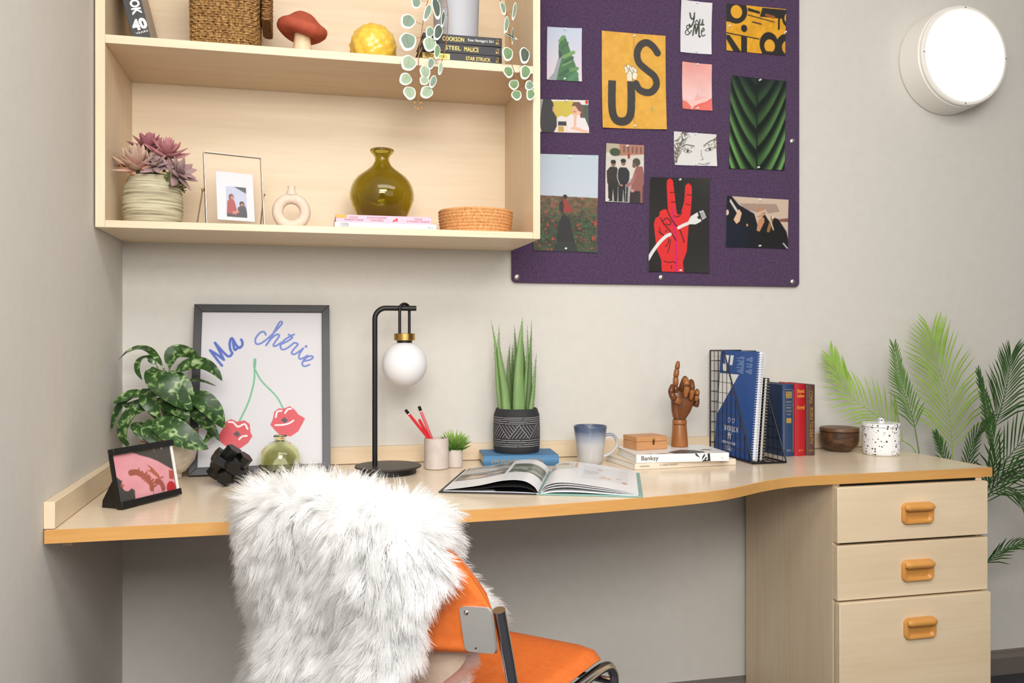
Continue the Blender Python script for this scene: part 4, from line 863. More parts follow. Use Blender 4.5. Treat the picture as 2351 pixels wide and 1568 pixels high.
# small black photo frame with pink collage
a = ray_z(278, 1172, DESK); b = ray_z(415, 1137, DESK); w = (b - a).length
t = thing('black_photo_frame', 'small black frame with a pink collage leaning at the left end of the desk', 'photo frame', (a + b) / 2 + Vector((0, 0, .0024)), rot=Euler((-.2, 0, math.atan2(b.y - a.y, b.x - a.x)), 'XYZ'))
hh = .114; bar = .0125
MB().bx(-w / 2, w / 2, -.004, .010, 0, bar).build('bottom_bar', M_BLACK, t, bevel=.0008); MB().bx(-w / 2, w / 2, -.004, .010, hh - bar, hh).build('top_bar', M_BLACK, t, bevel=.0008)
MB().bx(-w / 2 + .001, w / 2 - .001, .004, .009, bar, hh - bar).build('back_board', M_BLACK, t)
MB().bx(-w / 2, -w / 2 + .0035, .002, .010, bar, hh - bar).build('side_rail', M_BLACK, t); MB().bx(w / 2 - .006, w / 2 - .001, .0005, .0035, bar, hh - bar).build('paper_margin', M_PAPER, t)
ph = hh - 2 * bar; pw = w - .012
cv = Canvas(pw, ph, 110, (226, 156, 166)); n = cv.noise(3, 3, 4)[..., None]; cv.a += (n - .5) * np.array((10, 30, 24))
def A2(x, y):      # corners of the print in the enlarged view -> u, v
    u = (x - 180) / 1200; yt = 440 + (270 - 440) * u; yb = 1340 - 250 * u; k = (y - yt) / (yb - yt); xs = 180 + k * 180 - u * 0; u2 = (x - (180 + 170 * k)) / (1125 + 0 * k); return (u2, (1 - k) * ph / pw)
al = lambda L: [A2(*p) for p in L]
cv.poly(al([(520, 380), (700, 450), (900, 500), (1080, 565), (1250, 650), (1420, 730), (1320, 180), (600, 320)]), (72, 68, 64))
cv.poly(al([(150, 800), (250, 830), (380, 920), (350, 990), (430, 1090), (500, 1100), (560, 1050), (620, 1080), (650, 1300), (300, 1400)]), (70, 68, 64)); cv.poly(al([(360, 960), (420, 990), (400, 1030), (350, 1010)]), (176, 84, 70))
cv.line(al([(530, 770), (640, 760), (740, 800), (850, 870), (950, 990), (960, 1060)]), .075, (160, 90, 74)); B_ = (168, 92, 76)
for i in range(5): cv.line(al([(700 + 62 * i, 800 + 38 * i), (690 + 75 * i, 700 + 48 * i)]), .026, (170, 96, 80))
for i in range(6): cv.line(al([(770 + 45 * i, 880 + 30 * i), (850 + 40 * i, 770 + 45 * i)]), .03, B_)
cv.poly(al([(840, 610), (960, 680), (1110, 820), (1130, 920), (1060, 850), (930, 760), (800, 720), (900, 730), (930, 710)]), (176, 98, 76)); cv.line(al([(1060, 930), (1150, 960), (1200, 1050)]), .075, (160, 86, 74)); cv.line(al([(1110, 880), (1190, 850)]), .02, B_)
for x in (1000, 1180, 1215): cv.line(al([(x - 10, 1050), (x + 5, 1180)]), .008, (120, 70, 66))
cv.ell(*A2(1370, 1040), .085, .085, (188, 40, 48)); cv.poly(al([(1310, 720), (1420, 740), (1420, 900), (1320, 880)]), (176, 82, 72)); cv.ell(*A2(1140, 320), .014, .02, (226, 170, 200)); cv.line(al([(985, 300), (995, 390)]), .01, (186, 140, 130)); cv.line(al([(955, 300), (960, 360)]), .008, (186, 140, 130))
link(bpy.data.objects.new('collage_print', cv.mesh('collage_print', flatmap((-pw / 2 - .0015, .0036, bar), (1, 0, 0), (0, 0, 1), pw, ph), print_mat(.25, 30))), t)
st = MB().prism([(0, .0), (0, .062), (.003, .062), (.040, .022), (.044, .0088), (.03, .0062)], -.02, .02, lambda a_, b_, h: (h - .052, .010 + a_, b_)); st.build('easel_back', M_BLACK, t)

# framed poster
bl = ray_z(441, 1096, DESK); tr = ray_y(756, 704, -.026); tl = ray_y(446, 703, -.026)
w = tr.x - tl.x; H = math.hypot(tr.z - DESK, bl.y + .026 + 0); lean = math.atan2(-.026 - bl.y, tr.z - DESK)
t = thing('framed_poster', 'black framed poster of two cherry lips lettered in blue leaning on the wall', 'framed poster', ((tl.x + tr.x) / 2, bl.y, DESK + .0040), rot=Euler((-lean, 0, 0)))
fw = .0185
for nm, P in (('frame_side', [(-w / 2, 0), (-w / 2 + fw, fw), (-w / 2 + fw, H - fw), (-w / 2, H)]), ('frame_side', [(w / 2, 0), (w / 2, H), (w / 2 - fw, H - fw), (w / 2 - fw, fw)]), ('frame_side', [(-w / 2, H), (-w / 2 + fw, H - fw), (w / 2 - fw, H - fw), (w / 2, H)]), ('frame_side', [(-w / 2, 0), (w / 2, 0), (w / 2 - fw, fw), (-w / 2 + fw, fw)])):
    MB().prism(P, 0, .02, lambda a_, b_, h: (a_, h, b_)).build(nm, mat('charcoal_frame', (44, 44, 46), .4), t, bevel=.0008)
pw, ph = w - 2 * fw + .004, H - 2 * fw + .004
MB().bx(-pw / 2, pw / 2, .009, .014, fw - .002, H - fw + .002).build('backing', M_BLACK, t)
cv = Canvas(pw, ph, 235, (208, 206, 211)); R_ = (206, 58, 70); BL_ = (96, 118, 194); GN = (96, 170, 128)
def C2(x, y): return ((x - 125) / 1000, (1445 - y) / 1300 * cv.asp)
cl = lambda L: [C2(*p) for p in L]
c3 = lambda L: [C2(145.8 + .7324 * x, 182.3 + .7324 * y) for x, y in L]
for L in ([(212, 582), (140, 488), (80, 405)], [(80, 405), (150, 450), (232, 516)], [(232, 516), (180, 410), (130, 318)], [(130, 318), (200, 400), (265, 468), (300, 472), (322, 440)], [(322, 440), (298, 390), (292, 320), (305, 270), (324, 276), (332, 340), (350, 402), (388, 368)], [(330, 285), (360, 340), (395, 378), (428, 350), (430, 310), (415, 280)]): cv.line(c3(L), .021, (60, 88, 180))
for L in ([(690, 225), (665, 188), (620, 205), (575, 270), (578, 322), (608, 335), (660, 310), (730, 250), (810, 165), (870, 88), (848, 70), (800, 150), (745, 265), (692, 350)], [(692, 350), (755, 265), (815, 220), (838, 240), (790, 315), (775, 352), (800, 358), (865, 315)], [(850, 340), (925, 305), (985, 262), (965, 246), (900, 285), (855, 350), (872, 398), (930, 382), (1010, 318)], [(945, 222), (975, 234), (1008, 220)], [(1010, 318), (1050, 338), (1000, 400), (980, 440), (1010, 456), (1060, 425), (1112, 385)], [(1112, 385), (1065, 460), (1072, 510), (1115, 498), (1160, 470)], [(1115, 538), (1190, 520), (1222, 492), (1195, 476), (1140, 502), (1100, 560), (1122, 596), (1182, 580)]): cv.line(c3(L), .016, BL_)
cv.ell(*c3([(1143, 363)])[0], .012, .012, BL_)
cv.line(cl([(565, 560), (562, 620)]), .024, GN); cv.line(cl([(562, 620), (560, 740), (520, 910), (450, 1070)]), .014, GN); cv.line(cl([(565, 640), (620, 740), (740, 870), (795, 970)]), .013, GN)
cv.poly(cl([(285, 1190), (320, 1130), (345, 1070), (385, 1052), (430, 1075), (490, 1065), (530, 1095), (540, 1170), (555, 1195), (520, 1250), (450, 1300), (370, 1290), (310, 1240)]), R_)
cv.poly(cl([(695, 1105), (715, 1060), (725, 1000), (760, 972), (800, 975), (850, 955), (890, 985), (920, 1025), (975, 1060), (950, 1110), (920, 1165), (860, 1205), (780, 1200), (730, 1150)]), R_)
for L in ([(365, 1075), (400, 1080), (440, 1115), (490, 1095), (515, 1135)], [(450, 1218), (475, 1195), (510, 1192)], [(738, 1045), (750, 1000), (785, 992)], [(812, 1012), (835, 980), (862, 978)], [(735, 1110), (800, 1108), (850, 1095), (880, 1075)]): cv.line(cl(L), .014, (240, 232, 234))
for x, y in ((432, 1175), (808, 1070)): cv.poly(cl([(x - 30, y), (x, y - 26), (x + 28, y + 4), (x + 2, y + 26)]), (62, 44, 50))
link(bpy.data.objects.new('poster_print', cv.mesh('poster_print', flatmap((-pw / 2, .0085, fw - .002), (1, 0, 0), (0, 0, 1), pw, ph), print_mat(.45, 0))), t)

# black hexagonal stick puzzle
c0 = stand(527, 1117, .02); t = thing('stick_puzzle', 'black wooden puzzle ornament of interlocking six sided bars in front of the poster', 'ornament', (c0.x, c0.y, DESK + .0425), rot=Euler((.35, .62, .25)))
R6 = .0170; Lb = .078
M_BW = mat('black_lacquer', (7, 7, 7), .35)
for ax in range(3):
    for s in (-1, 1):
        o = s * R6 * .9; mb = MB(); vs = []
        for q, rr in ((-Lb / 2, R6 - .001), (-Lb / 2 + .001, R6), (Lb / 2 - .001, R6), (Lb / 2, R6 - .001)):
            for k in range(6):
                a = PI / 3 * k + (0 if ax != 1 else PI / 6); e = [0, 0, 0]; e[ax] = q; e[(ax + 1) % 3] = o + rr * math.cos(a); e[(ax + 2) % 3] = rr * math.sin(a); vs.append(e)
        fs = [tuple(range(6))[::-1], tuple(range(18, 24))] + [(j * 6 + i, j * 6 + (i + 1) % 6, j * 6 + 6 + (i + 1) % 6, j * 6 + 6 + i) for j in range(3) for i in range(6)]
        mb.add(vs, fs).build('bar', M_BW, t, smooth=.3)

# small green glass vase
c0 = ray_y(643, 1088, -.164); t = thing('green_glass_vase', 'squat pale green glass vase in front of the framed poster', 'vase', (c0.x, -.164, DESK + .0003))
k = .000278; oc = [(.01, 0), (120, 0), (150, 10), (165, 40), (172, 90), (172, 140), (166, 185), (150, 225), (120, 258), (85, 278), (50, 292), (42, 305), (44, 318), (54, 330), (54, 338), (48, 342)]
ii = [(38, 330), (34, 306), (42, 285), (80, 268), (112, 249), (141, 219), (156, 182), (162, 140), (162, 92), (155, 46), (140, 22), (.01, 16)]
m = mat('lime_glass', (248, 250, 214), .02, trans=1, ior=1.42); MB().lathe([(r * k, z * k) for r, z in oc + ii], 56).build('glass_body', m, t, smooth=1.2)

# desk lamp
LX, LY = .1934, -.178; t = thing('desk_lamp', 'black arched desk lamp with an opal globe hanging from a brass cap', 'table lamp', (LX, LY, DESK + .0003))
MB().lathe([(.066, 0), (.067, .001), (.067, .0142)], 56).build('base_foot', M_BLACKM, t, bevel=.0008); MB().lathe([(.0785, .0143), (.079, .015), (.079, .0178), (.0785, .0185)], 64).build('base_disc', mat('bronze_black', (46, 41, 37), .4), t)
px_ = -.0315; zt = 1.1106 - DESK; rb = .026
arc = [(px_, 0, .0185), (px_, 0, zt - rb)] + [(px_ + rb * (1 - math.cos(a)), 0, zt - rb + rb * math.sin(a)) for a in np.linspace(.15, PI / 2, 9)] + [(px_ + .0985, 0, zt)]
MB().tube(arc, .0062, 16).build('arm', M_BLACKM, t, smooth=.9)
gx = px_ + .0705; zc = zt - .0645
lp = [(gx - .0125, -.009, zc + .004), (gx - .0125, -.009, zt - .004)] + [(gx - .0125 * math.cos(a), -.009 * math.cos(a), zt - .002 + .0125 * math.sin(a)) for a in np.linspace(.1, PI - .1, 11)] + [(gx + .0125, .009, zt - .004), (gx + .0125, .009, zc + .004)]
MB().tube(lp, .0036, 10).build('hanger_loop', M_BLACKM, t, smooth=.9)
MB().lathe([(.0245, 0), (.0253, .0008), (.0253, .016), (.0245, .0168)], 48, (gx, 0, zc - .0125)).build('cap', M_BRASS, t, label='brass cap'); MB().lathe([(.0185, 0), (.0185, .006)], 36, (gx, 0, zc - .0175)).build('collar', M_BLACKM, t)
m = mat('opal_glass', (226, 225, 228), .28, spec=.4); b_ = bsdf(m); b_.inputs['Subsurface Weight'].default_value = .3; b_.inputs['Subsurface Radius'].default_value = (.02, .02, .02)
MB().sphere((gx, 0, zc - .0165 - .0535), .0545, 48, 32).build('globe_shade', m, t, smooth=3, label='white opal globe')

# twin concrete pot with pens and a tuft
c0 = stand(1002, 1080, .0302); tp = thing('twin_pot', 'joined pair of pale concrete pots with a small grassy succulent', 'plant pot', (c0.x, c0.y, DESK + .0003)); TW = Vector(tp.location)
M_CON = noisy('pale_concrete', (206, 194, 186), (198, 184, 176), (40, 40, 40), .85, bmp=.1)
rP = .0302; MB().lathe([(rP - .003, 0), (rP, .002), (rP, .0745), (rP - .001, .0755), (rP - .004, .0755), (rP - .0045, .004), (.001, .004)], 48).build('pen_cup', M_CON, tp, smooth=.7)
d = stand(1044, 1075, .0195) - TW; MB().lathe([(.0178, 0), (.0197, .0015), (.0197, .0435), (.019, .0442), (.0168, .0442), (.0165, .036), (.001, .036)], 40, (d.x, d.y, 0)).build('plant_cup', M_CON, tp, smooth=.7)
gr = MB(); [gr.sphere((d.x + .0135 * math.sqrt(random.random()) * math.cos(a), d.y + .0135 * math.sin(a) * random.random(), .040), .0028, 8, 5) for a in np.linspace(0, 6.28, 40)]; gr.build('gravel', mat('white_gravel', (232, 228, 222), .7), tp)['kind'] = 'stuff'
gt = MB()
for i in range(120):
    a = random.uniform(0, 2 * PI); e = math.acos(1 - random.random() ** 1.1 * .98); L = random.uniform(.034, .048) * (1 - .12 * e); s0 = Vector((d.x, d.y, .040)) + Vector((math.cos(a), math.sin(a), 0)) * random.uniform(0, .008) + Vector((0, 0, random.uniform(0, .014)))
    dr = Vector((math.sin(e) * math.cos(a), math.sin(e) * math.sin(a), math.cos(e))); p1 = s0 + dr * L * .55 + Vector((0, 0, .002)); p2 = s0 + dr * L + Vector((0, 0, .008 * math.sin(e)))
    gt.tube([s0, p1, p2], [.0014, .0018, .0004], 4)
m = mat('tuft_green', (104, 150, 52), .55); tc = nd(m, 'ShaderNodeTexCoord'); sx = nd(m, 'ShaderNodeSeparateXYZ'); lk(m, tc, 'Object', sx, 'Vector'); mr = nd(m, 'ShaderNodeMapRange'); mr.inputs['From Min'].default_value = .04; mr.inputs['From Max'].default_value = .09; lk(m, sx, 'Z', mr, 'Value'); r = ramp(m, [(.1, (62, 108, 34)), (.9, (150, 186, 84))]); lk(m, mr, 'Result', r, 'Fac'); lk(m, r, 'Color', bsdf(m), 'Base Color')
gt.build('grass_tuft', m, tp)['kind'] = 'stuff'
M_RED = mat('pen_red', (214, 44, 52), .4); M_PINK = mat('pen_pink', (222, 110, 122), .4)
for nm, lab, (x0, y0), (x1, y1), yo, mm, capn in (('pen', 'red pen with a black end leaning furthest left in the concrete pot', (988, 1012), (931, 941), -.011, M_RED, True), ('pen', 'pink pen with a black end standing tallest in the concrete pot', (993, 1012), (962, 933), .011, M_PINK, True), ('pen', 'short red pen between the two black ended pens', (987, 1008), (962, 963), .0, M_RED, False)):
    yc = TW.y + yo; p0 = ray_y(x0, y0, yc); p1 = ray_y(x1, y1, yc - .012); dv = (p1 - p0).normalized()
    base = p1 - dv * ((p1.z - DESK - .0095) / dv.z) if False else p0 - dv * .042
    t = thing(nm, lab, 'pen', base, rot=dv.to_track_quat('Z', 'Y').to_euler(), group='pens in the concrete pot'); L = (p1 - base).length
    MB().lathe([(.0012, 0), (.0038, .012), (.0038, L - .013 if capn else L - .002), (.0030, L - .0128 if capn else L)], 6).build('barrel', mm, t, smooth=.3)
    if capn: MB().lathe([(.0038, L - .0135), (.0038, L - .0115)], 12).build('white_band', M_WHITE, t); MB().lathe([(.0039, L - .0115), (.0039, L - .001), (.003, L)], 12).build('end_cap', M_BLACK, t)

# blue book with the patterned aloe pot on it
a = ray_z(1110, 1047, DESK + .0275); b = ray_z(1283, 1044, DESK + .0275); w = (b - a).length; rz = math.atan2(b.y - a.y, b.x - a.x)
t = book('blue_book', 'blue hardback lying under the patterned aloe pot', w, .027, .125, mat('blue_cloth', (72, 122, 162), .6), ((a.x + b.x) / 2, (a.y + b.y) / 2 + .002, DESK + .0004), rz=rz, pages=M_PAGES, round_spine=True)
spine_text(t, 'LIFE IN THE', .012, M_GOLD, -.045, .0135, 0, .062, y=-.0066); spine_text(t, 'L', .017, M_GOLD, .018, .0135, 0, y=-.0066); spine_text(t, 'ESSAYS', .006, M_GOLD, .042, .017, 0, .030, y=-.0064); spine_text(t, 'TRAVEL', .006, M_GOLD, .042, .010, 0, .030, y=-.0064)
c0 = stand(1186, 1043, .0605, DESK + .0278); t = thing('aloe_plant', 'tall aloe in a black pot scratched with white zigzag lines', 'plant', (c0.x, c0.y, DESK + .0279)); TA = Vector(t.location)
def RA(z): return .0595 + .0012 * math.sin(PI * min(1, z / .09)) - max(0, z - .095) * .35 - max(0, .006 - z) * .4
prof = [(RA(z), z) for z in np.linspace(0, .110, 24)]
MB().lathe(prof + [(RA(.11) - .002, .1125), (RA(.11) - .0055, .112), (.049, .100), (.001, .099)], 64).build('pot', mat('black_clay', (44, 43, 46), .75), t, smooth=.8)
sc = MB()
def scratch(p, q, wd=.0011):
    n = max(2, int(abs(q[0] - p[0]) / .08) + 2); vs = []
    for i in range(n):
        f = i / (n - 1); a, z = p[0] + (q[0] - p[0]) * f, p[1] + (q[1] - p[1]) * f; r = RA(z) + .0004
        dx, dz = (q[0] - p[0]) * r, q[1] - p[1]; l = math.hypot(dx, dz); ox, oz = -dz / l * wd / 2, dx / l * wd / 2
        vs += [((RA(z + s * oz) + .0005) * math.cos(a + s * ox / r), (RA(z + s * oz) + .0005) * math.sin(a + s * ox / r), z + s * oz) for s in (-1, 1)]
    sc.add(vs, [(2 * i, 2 * i + 2, 2 * i + 3, 2 * i + 1) for i in range(n - 1)])
for z in (.0765, .0815, .0865, .0915, .0185, .0235, .0290, .0345):
    a0 = random.uniform(0, 1)
    for k in range(7): scratch((a0 + k * .9, z + random.uniform(-.0005, .0005)), (a0 + k * .9 + .86, z + random.uniform(-.0005, .0005)), .0012)
z0, z1 = .0385, .0735; nP = 7; da = 2 * PI / nP
for k in range(nP):
    a = k * da - .35; mid = a + da / 2
    scratch((a, z0), (mid, z1)); scratch((mid, z1), (a + da, z0))
    for j in range(1, 6):
        f = j / 6
        scratch((a + da * f, z0 + .001), (mid + (a + da - mid) * f, z1 + (z0 - z1) * f)) if j % 2 or True else None
        scratch((a - da / 2 + da * f, z1 - .001), (a + (mid - a) * f, z0 + (z1 - z0) * f))
sc.build('incised_lines', mat('chalk_line', (176, 174, 176), .9), t, smooth=0)['kind'] = 'stuff'
MB().sphere((0, 0, .097), .046, 20, 8, sc=(1, 1, .2)).build('soil', MATS['dark_soil'], t)
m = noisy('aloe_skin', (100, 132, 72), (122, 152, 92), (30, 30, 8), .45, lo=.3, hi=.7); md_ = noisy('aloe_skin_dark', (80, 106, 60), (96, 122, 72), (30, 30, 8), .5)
def QA(x, y, yy): return ray_y(1070 + .2423 * x, 710 + .2423 * y, yy) - TA
yA = TA.y
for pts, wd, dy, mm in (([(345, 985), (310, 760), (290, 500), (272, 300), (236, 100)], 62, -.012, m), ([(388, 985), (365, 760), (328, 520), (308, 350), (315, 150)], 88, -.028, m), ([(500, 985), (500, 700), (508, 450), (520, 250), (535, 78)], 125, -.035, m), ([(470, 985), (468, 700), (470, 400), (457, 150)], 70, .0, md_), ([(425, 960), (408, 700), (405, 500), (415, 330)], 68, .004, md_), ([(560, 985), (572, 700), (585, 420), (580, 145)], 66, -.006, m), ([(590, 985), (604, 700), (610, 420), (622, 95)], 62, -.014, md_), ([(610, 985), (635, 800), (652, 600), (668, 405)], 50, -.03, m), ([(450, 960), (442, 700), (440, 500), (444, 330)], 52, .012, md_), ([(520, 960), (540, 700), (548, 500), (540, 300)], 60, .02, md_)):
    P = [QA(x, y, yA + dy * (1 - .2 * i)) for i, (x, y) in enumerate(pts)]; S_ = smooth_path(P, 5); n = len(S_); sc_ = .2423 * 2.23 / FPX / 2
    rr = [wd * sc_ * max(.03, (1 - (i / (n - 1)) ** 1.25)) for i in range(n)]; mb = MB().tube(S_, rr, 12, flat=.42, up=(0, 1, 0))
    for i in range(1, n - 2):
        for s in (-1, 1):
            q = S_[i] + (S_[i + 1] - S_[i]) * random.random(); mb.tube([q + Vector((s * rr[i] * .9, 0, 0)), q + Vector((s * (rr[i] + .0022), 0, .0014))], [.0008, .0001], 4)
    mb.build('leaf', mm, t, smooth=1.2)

# open picture book
t = thing('open_book', 'large picture book lying open on the front of the desk', 'book', (.470, -.5375, DESK + .0004), rz=math.radians(-20.5)); PW, PH_ = .203, .292
M_TEAL = mat('teal_cover', (126, 164, 156), .5); M_COATED = mat('coated_page', (240, 240, 243), .35)
MB().bx(.006, PW + .008, -.004, PH_ + .004, 0, .0028).build('cover', M_TEAL, t, bevel=.0006); MB().bx(-PW - .008, -.006, -.004, PH_ + .004, 0, .0028).build('cover', mat('dark_cover', (40, 42, 44), .5), t, bevel=.0006); MB().bx(-.006, .006, -.004, PH_ + .004, 0, .0022).build('spine', M_TEAL, t, bevel=.0006)
def sheet(name, prof, y0=0, y1=PH_, th=.0007, m=None, cv=None, parent=t):
    P = smooth_path([(x, 0, z) for x, z in prof], 8); vs = []
    n = len(P)
    for y in (y0, y1):
        for p in P: vs.append((p.x, y, p.z))
        for p in P: vs.append((p.x, y, p.z - th))
    mb = MB(); f = []
    for i in range(n - 1): f += [(i, i + 1, 2 * n + i + 1, 2 * n + i), (n + i, 3 * n + i, 3 * n + i + 1, n + i + 1), (i, n + i, n + i + 1, i + 1), (2 * n + i, 2 * n + i + 1, 3 * n + i + 1, 3 * n + i)]
    f += [(n - 1, 2 * n - 1, 4 * n - 1, 3 * n - 1), (0, 2 * n, 3 * n, n)]
    o = mb.add(vs, f).build(name, m or M_COATED, parent, smooth=.8)
    if cv is not None:
        xs = np.array([p.x for p in P]); zs = np.array([p.z for p in P]); s = np.concatenate([[0], np.cumsum(np.hypot(np.diff(xs), np.diff(zs)))]); s /= s[-1]
        link(bpy.data.objects.new('page_print', cv.mesh('page_print', lambda a, b: np.stack([np.interp(a, s, xs), y0 + .001 + b * (y1 - y0 - .002), np.interp(a, s, zs) + .0003], 1), print_mat(.3))), o)
    return o
# right-hand stack
sheet('page', [(.003, .003), (.03, .0075), (.08, .0085), (.14, .0060), (PW - .002, .0036)], th=.0018, m=M_COATED)
sheet('page', [(.003, .004), (.02, .013), (.06, .0175), (.12, .0125), (PW - .001, .0045)])
sheet('page', [(.003, .005), (.018, .017), (.055, .0225), (.12, .0165), (PW - .001, .0058)])
cv = Canvas(PW, PH_, 130, (240, 240, 243)); a_ = cv.asp; n = cv.noise(9, 9, 3)
cv.put(cv.inside([(.0, .62 * a_), (.32, .62 * a_), (.3, .95 * a_), (.0, .95 * a_)]), (206, 204, 198)); cv.put(cv.inside([(.02, .62 * a_), (.3, .62 * a_), (.3, .95 * a_), (.02, .95 * a_)]) & (n > .56), (170, 160, 142)); cv.put(cv.inside([(.02, .8 * a_), (.28, .8 * a_), (.28, .9 * a_), (.02, .9 * a_)]) & (n > .5), (186, 140, 110))
cv.poly([(.32, .7 * a_), (.35, .7 * a_), (.35, .95 * a_), (.32, .95 * a_)], (214, 180, 158)); cv.poly([(.42, .25 * a_), (.9, .25 * a_), (.9, .85 * a_), (.42, .85 * a_)], (229, 228, 232))
for x, y, ww, c in ((.44, .60, .14, (110, 112, 114)), (.46, .54, .12, (124, 126, 128)), (.45, .48, .10, (140, 142, 144))): cv.line([(x, y * a_), (x + ww, y * a_)], .022, c)
for x, y, c in ((.6, .72, (214, 176, 168)), (.64, .4, (226, 170, 150)), (.7, .38, (222, 190, 168)), (.86, .3, (196, 150, 112)), (.8, .44, (206, 200, 196))): cv.ell(x, y * a_, .03, .05, c)
for i in range(7): cv.line([(.5 + .02 * i, (.33 + .015 * (i % 3)) * a_), (.62 + .03 * i, .34 * a_)], .008, (214, 206, 206))
sheet('page', [(.003, .006), (.016, .021), (.05, .0268), (.115, .0205), (PW - .001, .0070)], cv=cv)
# left-hand side: flat dark pages, then the lifted leaf
cvd = Canvas(PW - .003, PH_, 60, (34, 30, 32)); cvd.poly([(0, 0), (.55, 0), (.5, .2), (0, .15)], (214, 212, 220)); cvd.poly([(.3, .2), (.6, .1), (.7, .3), (.3, .5)], (60, 50, 54))
sheet('page', [(-PW + .002, .0042), (-.12, .0044), (-.05, .0046), (-.003, .0032)], th=.0012, cv=cvd)
cv = Canvas(PW, PH_, 130, (240, 240, 243)); n = cv.noise(10, 12, 5)
cv.put(cv.inside([(.02, .33 * a_), (.56, .33 * a_), (.56, .66 * a_), (.02, .66 * a_)]), (134, 128, 126)); cv.put(cv.inside([(.02, .33 * a_), (.56, .33 * a_), (.56, .66 * a_), (.02, .66 * a_)]) & (n > .55), (92, 86, 86)); cv.poly([(.1, .36 * a_), (.3, .38 * a_), (.36, .46 * a_), (.16, .5 * a_)], (216, 184, 166)); cv.ell(.46, .5 * a_, .06, .05, (214, 180, 158))
cv.put(cv.inside([(.02, .69 * a_), (.56, .69 * a_), (.56, .98 * a_), (.02, .98 * a_)]), (188, 186, 184)); cv.put(cv.inside([(.02, .69 * a_), (.56, .69 * a_), (.56, .98 * a_), (.02, .98 * a_)]) & (n > .52), (126, 122, 120)); cv.put(cv.inside([(.02, .84 * a_), (.56, .84 * a_), (.56, .98 * a_), (.02, .98 * a_)]) & (n < .42), (90, 88, 88))
cv.put(cv.inside([(.6, .35 * a_), (.98, .35 * a_), (.98, .78 * a_), (.6, .78 * a_)]), (112, 122, 112)); cv.put(cv.inside([(.6, .35 * a_), (.98, .35 * a_), (.98, .78 * a_), (.6, .78 * a_)]) & (n > .55), (84, 96, 82)); cv.put(cv.inside([(.6, .35 * a_), (.98, .35 * a_), (.98, .6 * a_), (.6, .6 * a_)]) & (n < .45), (160, 166, 154))
sheet('page', [(-PW + .002, .0062), (-.13, .0165), (-.075, .0285), (-.035, .0290), (-.012, .018), (-.003, .006)], cv=cv)
sheet('page', [(-PW + .003, .0052), (-.13, .0095), (-.08, .0150), (-.035, .0150), (-.010, .0075), (-.003, .0045)], th=.0005, m=mat('printed_dark_page', (44, 40, 42), .4))

# mug
c0 = stand(1355, 1068, .031); t = thing('mug', 'tapered stoneware mug fading from blue rim to pale grey', 'mug', (c0.x, c0.y, DESK + .0003))
m = mat('mug_glaze', (196, 196, 198), .22, coat=.4); tc = nd(m, 'ShaderNodeTexCoord'); sx = nd(m, 'ShaderNodeSeparateXYZ'); lk(m, tc, 'Object', sx, 'Vector'); nz = nd(m, 'ShaderNodeTexNoise', Scale=30); lk(m, tc, 'Object', nz, 'Vector')
ad = nd(m, 'ShaderNodeMath', operation='MULTIPLY_ADD'); ad.inputs[1].default_value = .012; lk(m, nz, 'Fac', ad, 0); lk(m, sx, 'Z', ad, 2); mr = nd(m, 'ShaderNodeMapRange'); mr.inputs['From Max'].default_value = .1; lk(m, ad, 0, mr, 'Value')
r = ramp(m, [(0, (182, 181, 180)), (.55, (190, 190, 192)), (.76, (150, 158, 174)), (.90, (84, 98, 124)), (1, (78, 90, 114))]); lk(m, mr, 'Result', r, 'Fac'); lk(m, r, 'Color', bsdf(m), 'Base Color')
MB().lathe([(.001, 0), (.028, 0), (.0305, .002), (.0325, .015), (.0365, .045), (.0405, .075), (.0430, .094), (.0428, .0965), (.0415, .0972), (.0400, .095), (.0375, .07), (.0335, .04), (.0295, .012), (.026, .006), (.001, .005)], 56).build('cup', m, t, smooth=1.2)
hp = smooth_path([(.0385, 0, .072), (.052, 0, .0745), (.064, 0, .068), (.069, 0, .052), (.062, 0, .036), (.048, 0, .024), (.0345, 0, .018)], 5)
MB().tube([Matrix.Rotation(-.25, 3, 'Z') @ p for p in hp], [.0052] * len(hp), 12, flat=.75).build('handle', m, t, smooth=1.2)

# stack of two books with box and wooden hand
a = ray_z(1457, 1079, DESK); b = ray_z(1689, 1067, DESK); w = (b - a).length; rz = math.atan2(b.y - a.y, b.x - a.x)
t = book('paperback_book', 'cream spined paperback lowest under the wooden box and hand', w, .0150, .178, mat('cream_cover', (224, 210, 190), .55), ((a.x + b.x) / 2, (a.y + b.y) / 2, DESK + .0004), rz=rz, cover_t=.0009)
M_GI = mat('soft_black_ink', (96, 88, 80), .6); spine_text(t, 'PANDORA', .0052, M_GI, -w / 2 + .027, .0075, 0, .025); spine_text(t, 'A TABLES PROJECT', .0058, M_GI, -w / 2 + .093, .0078, 0, .050); spine_text(t, 'EDITIONS', .0042, mat('faint_ink', (186, 172, 154), .6), w / 2 - .034, .0078, 0, .026)
a = ray_z(1461, 1044, DESK + .0363); b = ray_z(1674, 1039, DESK + .0363); w2 = (b - a).length; rz2 = math.atan2(b.y - a.y, b.x - a.x)
t = book('art_book', 'white art book on the cream paperback with a black figure on its spine', w2, .0205, .166, mat('white_gloss_cover', (236, 234, 230), .3), ((a.x + b.x) / 2, (a.y + b.y) / 2 + .001, DESK + .0157), rz=rz2, cover_t=.0022); TBK = t
spine_text(t, 'Banksy', .0155, mat('spine_ink', (64, 62, 62), .6), -w2 / 2 + .034, .0098, 0, .044, bold=.0002); sg = MB(); fl = lambda a_, b_, q: (a_ + w2 / 2 - .112, q, b_)
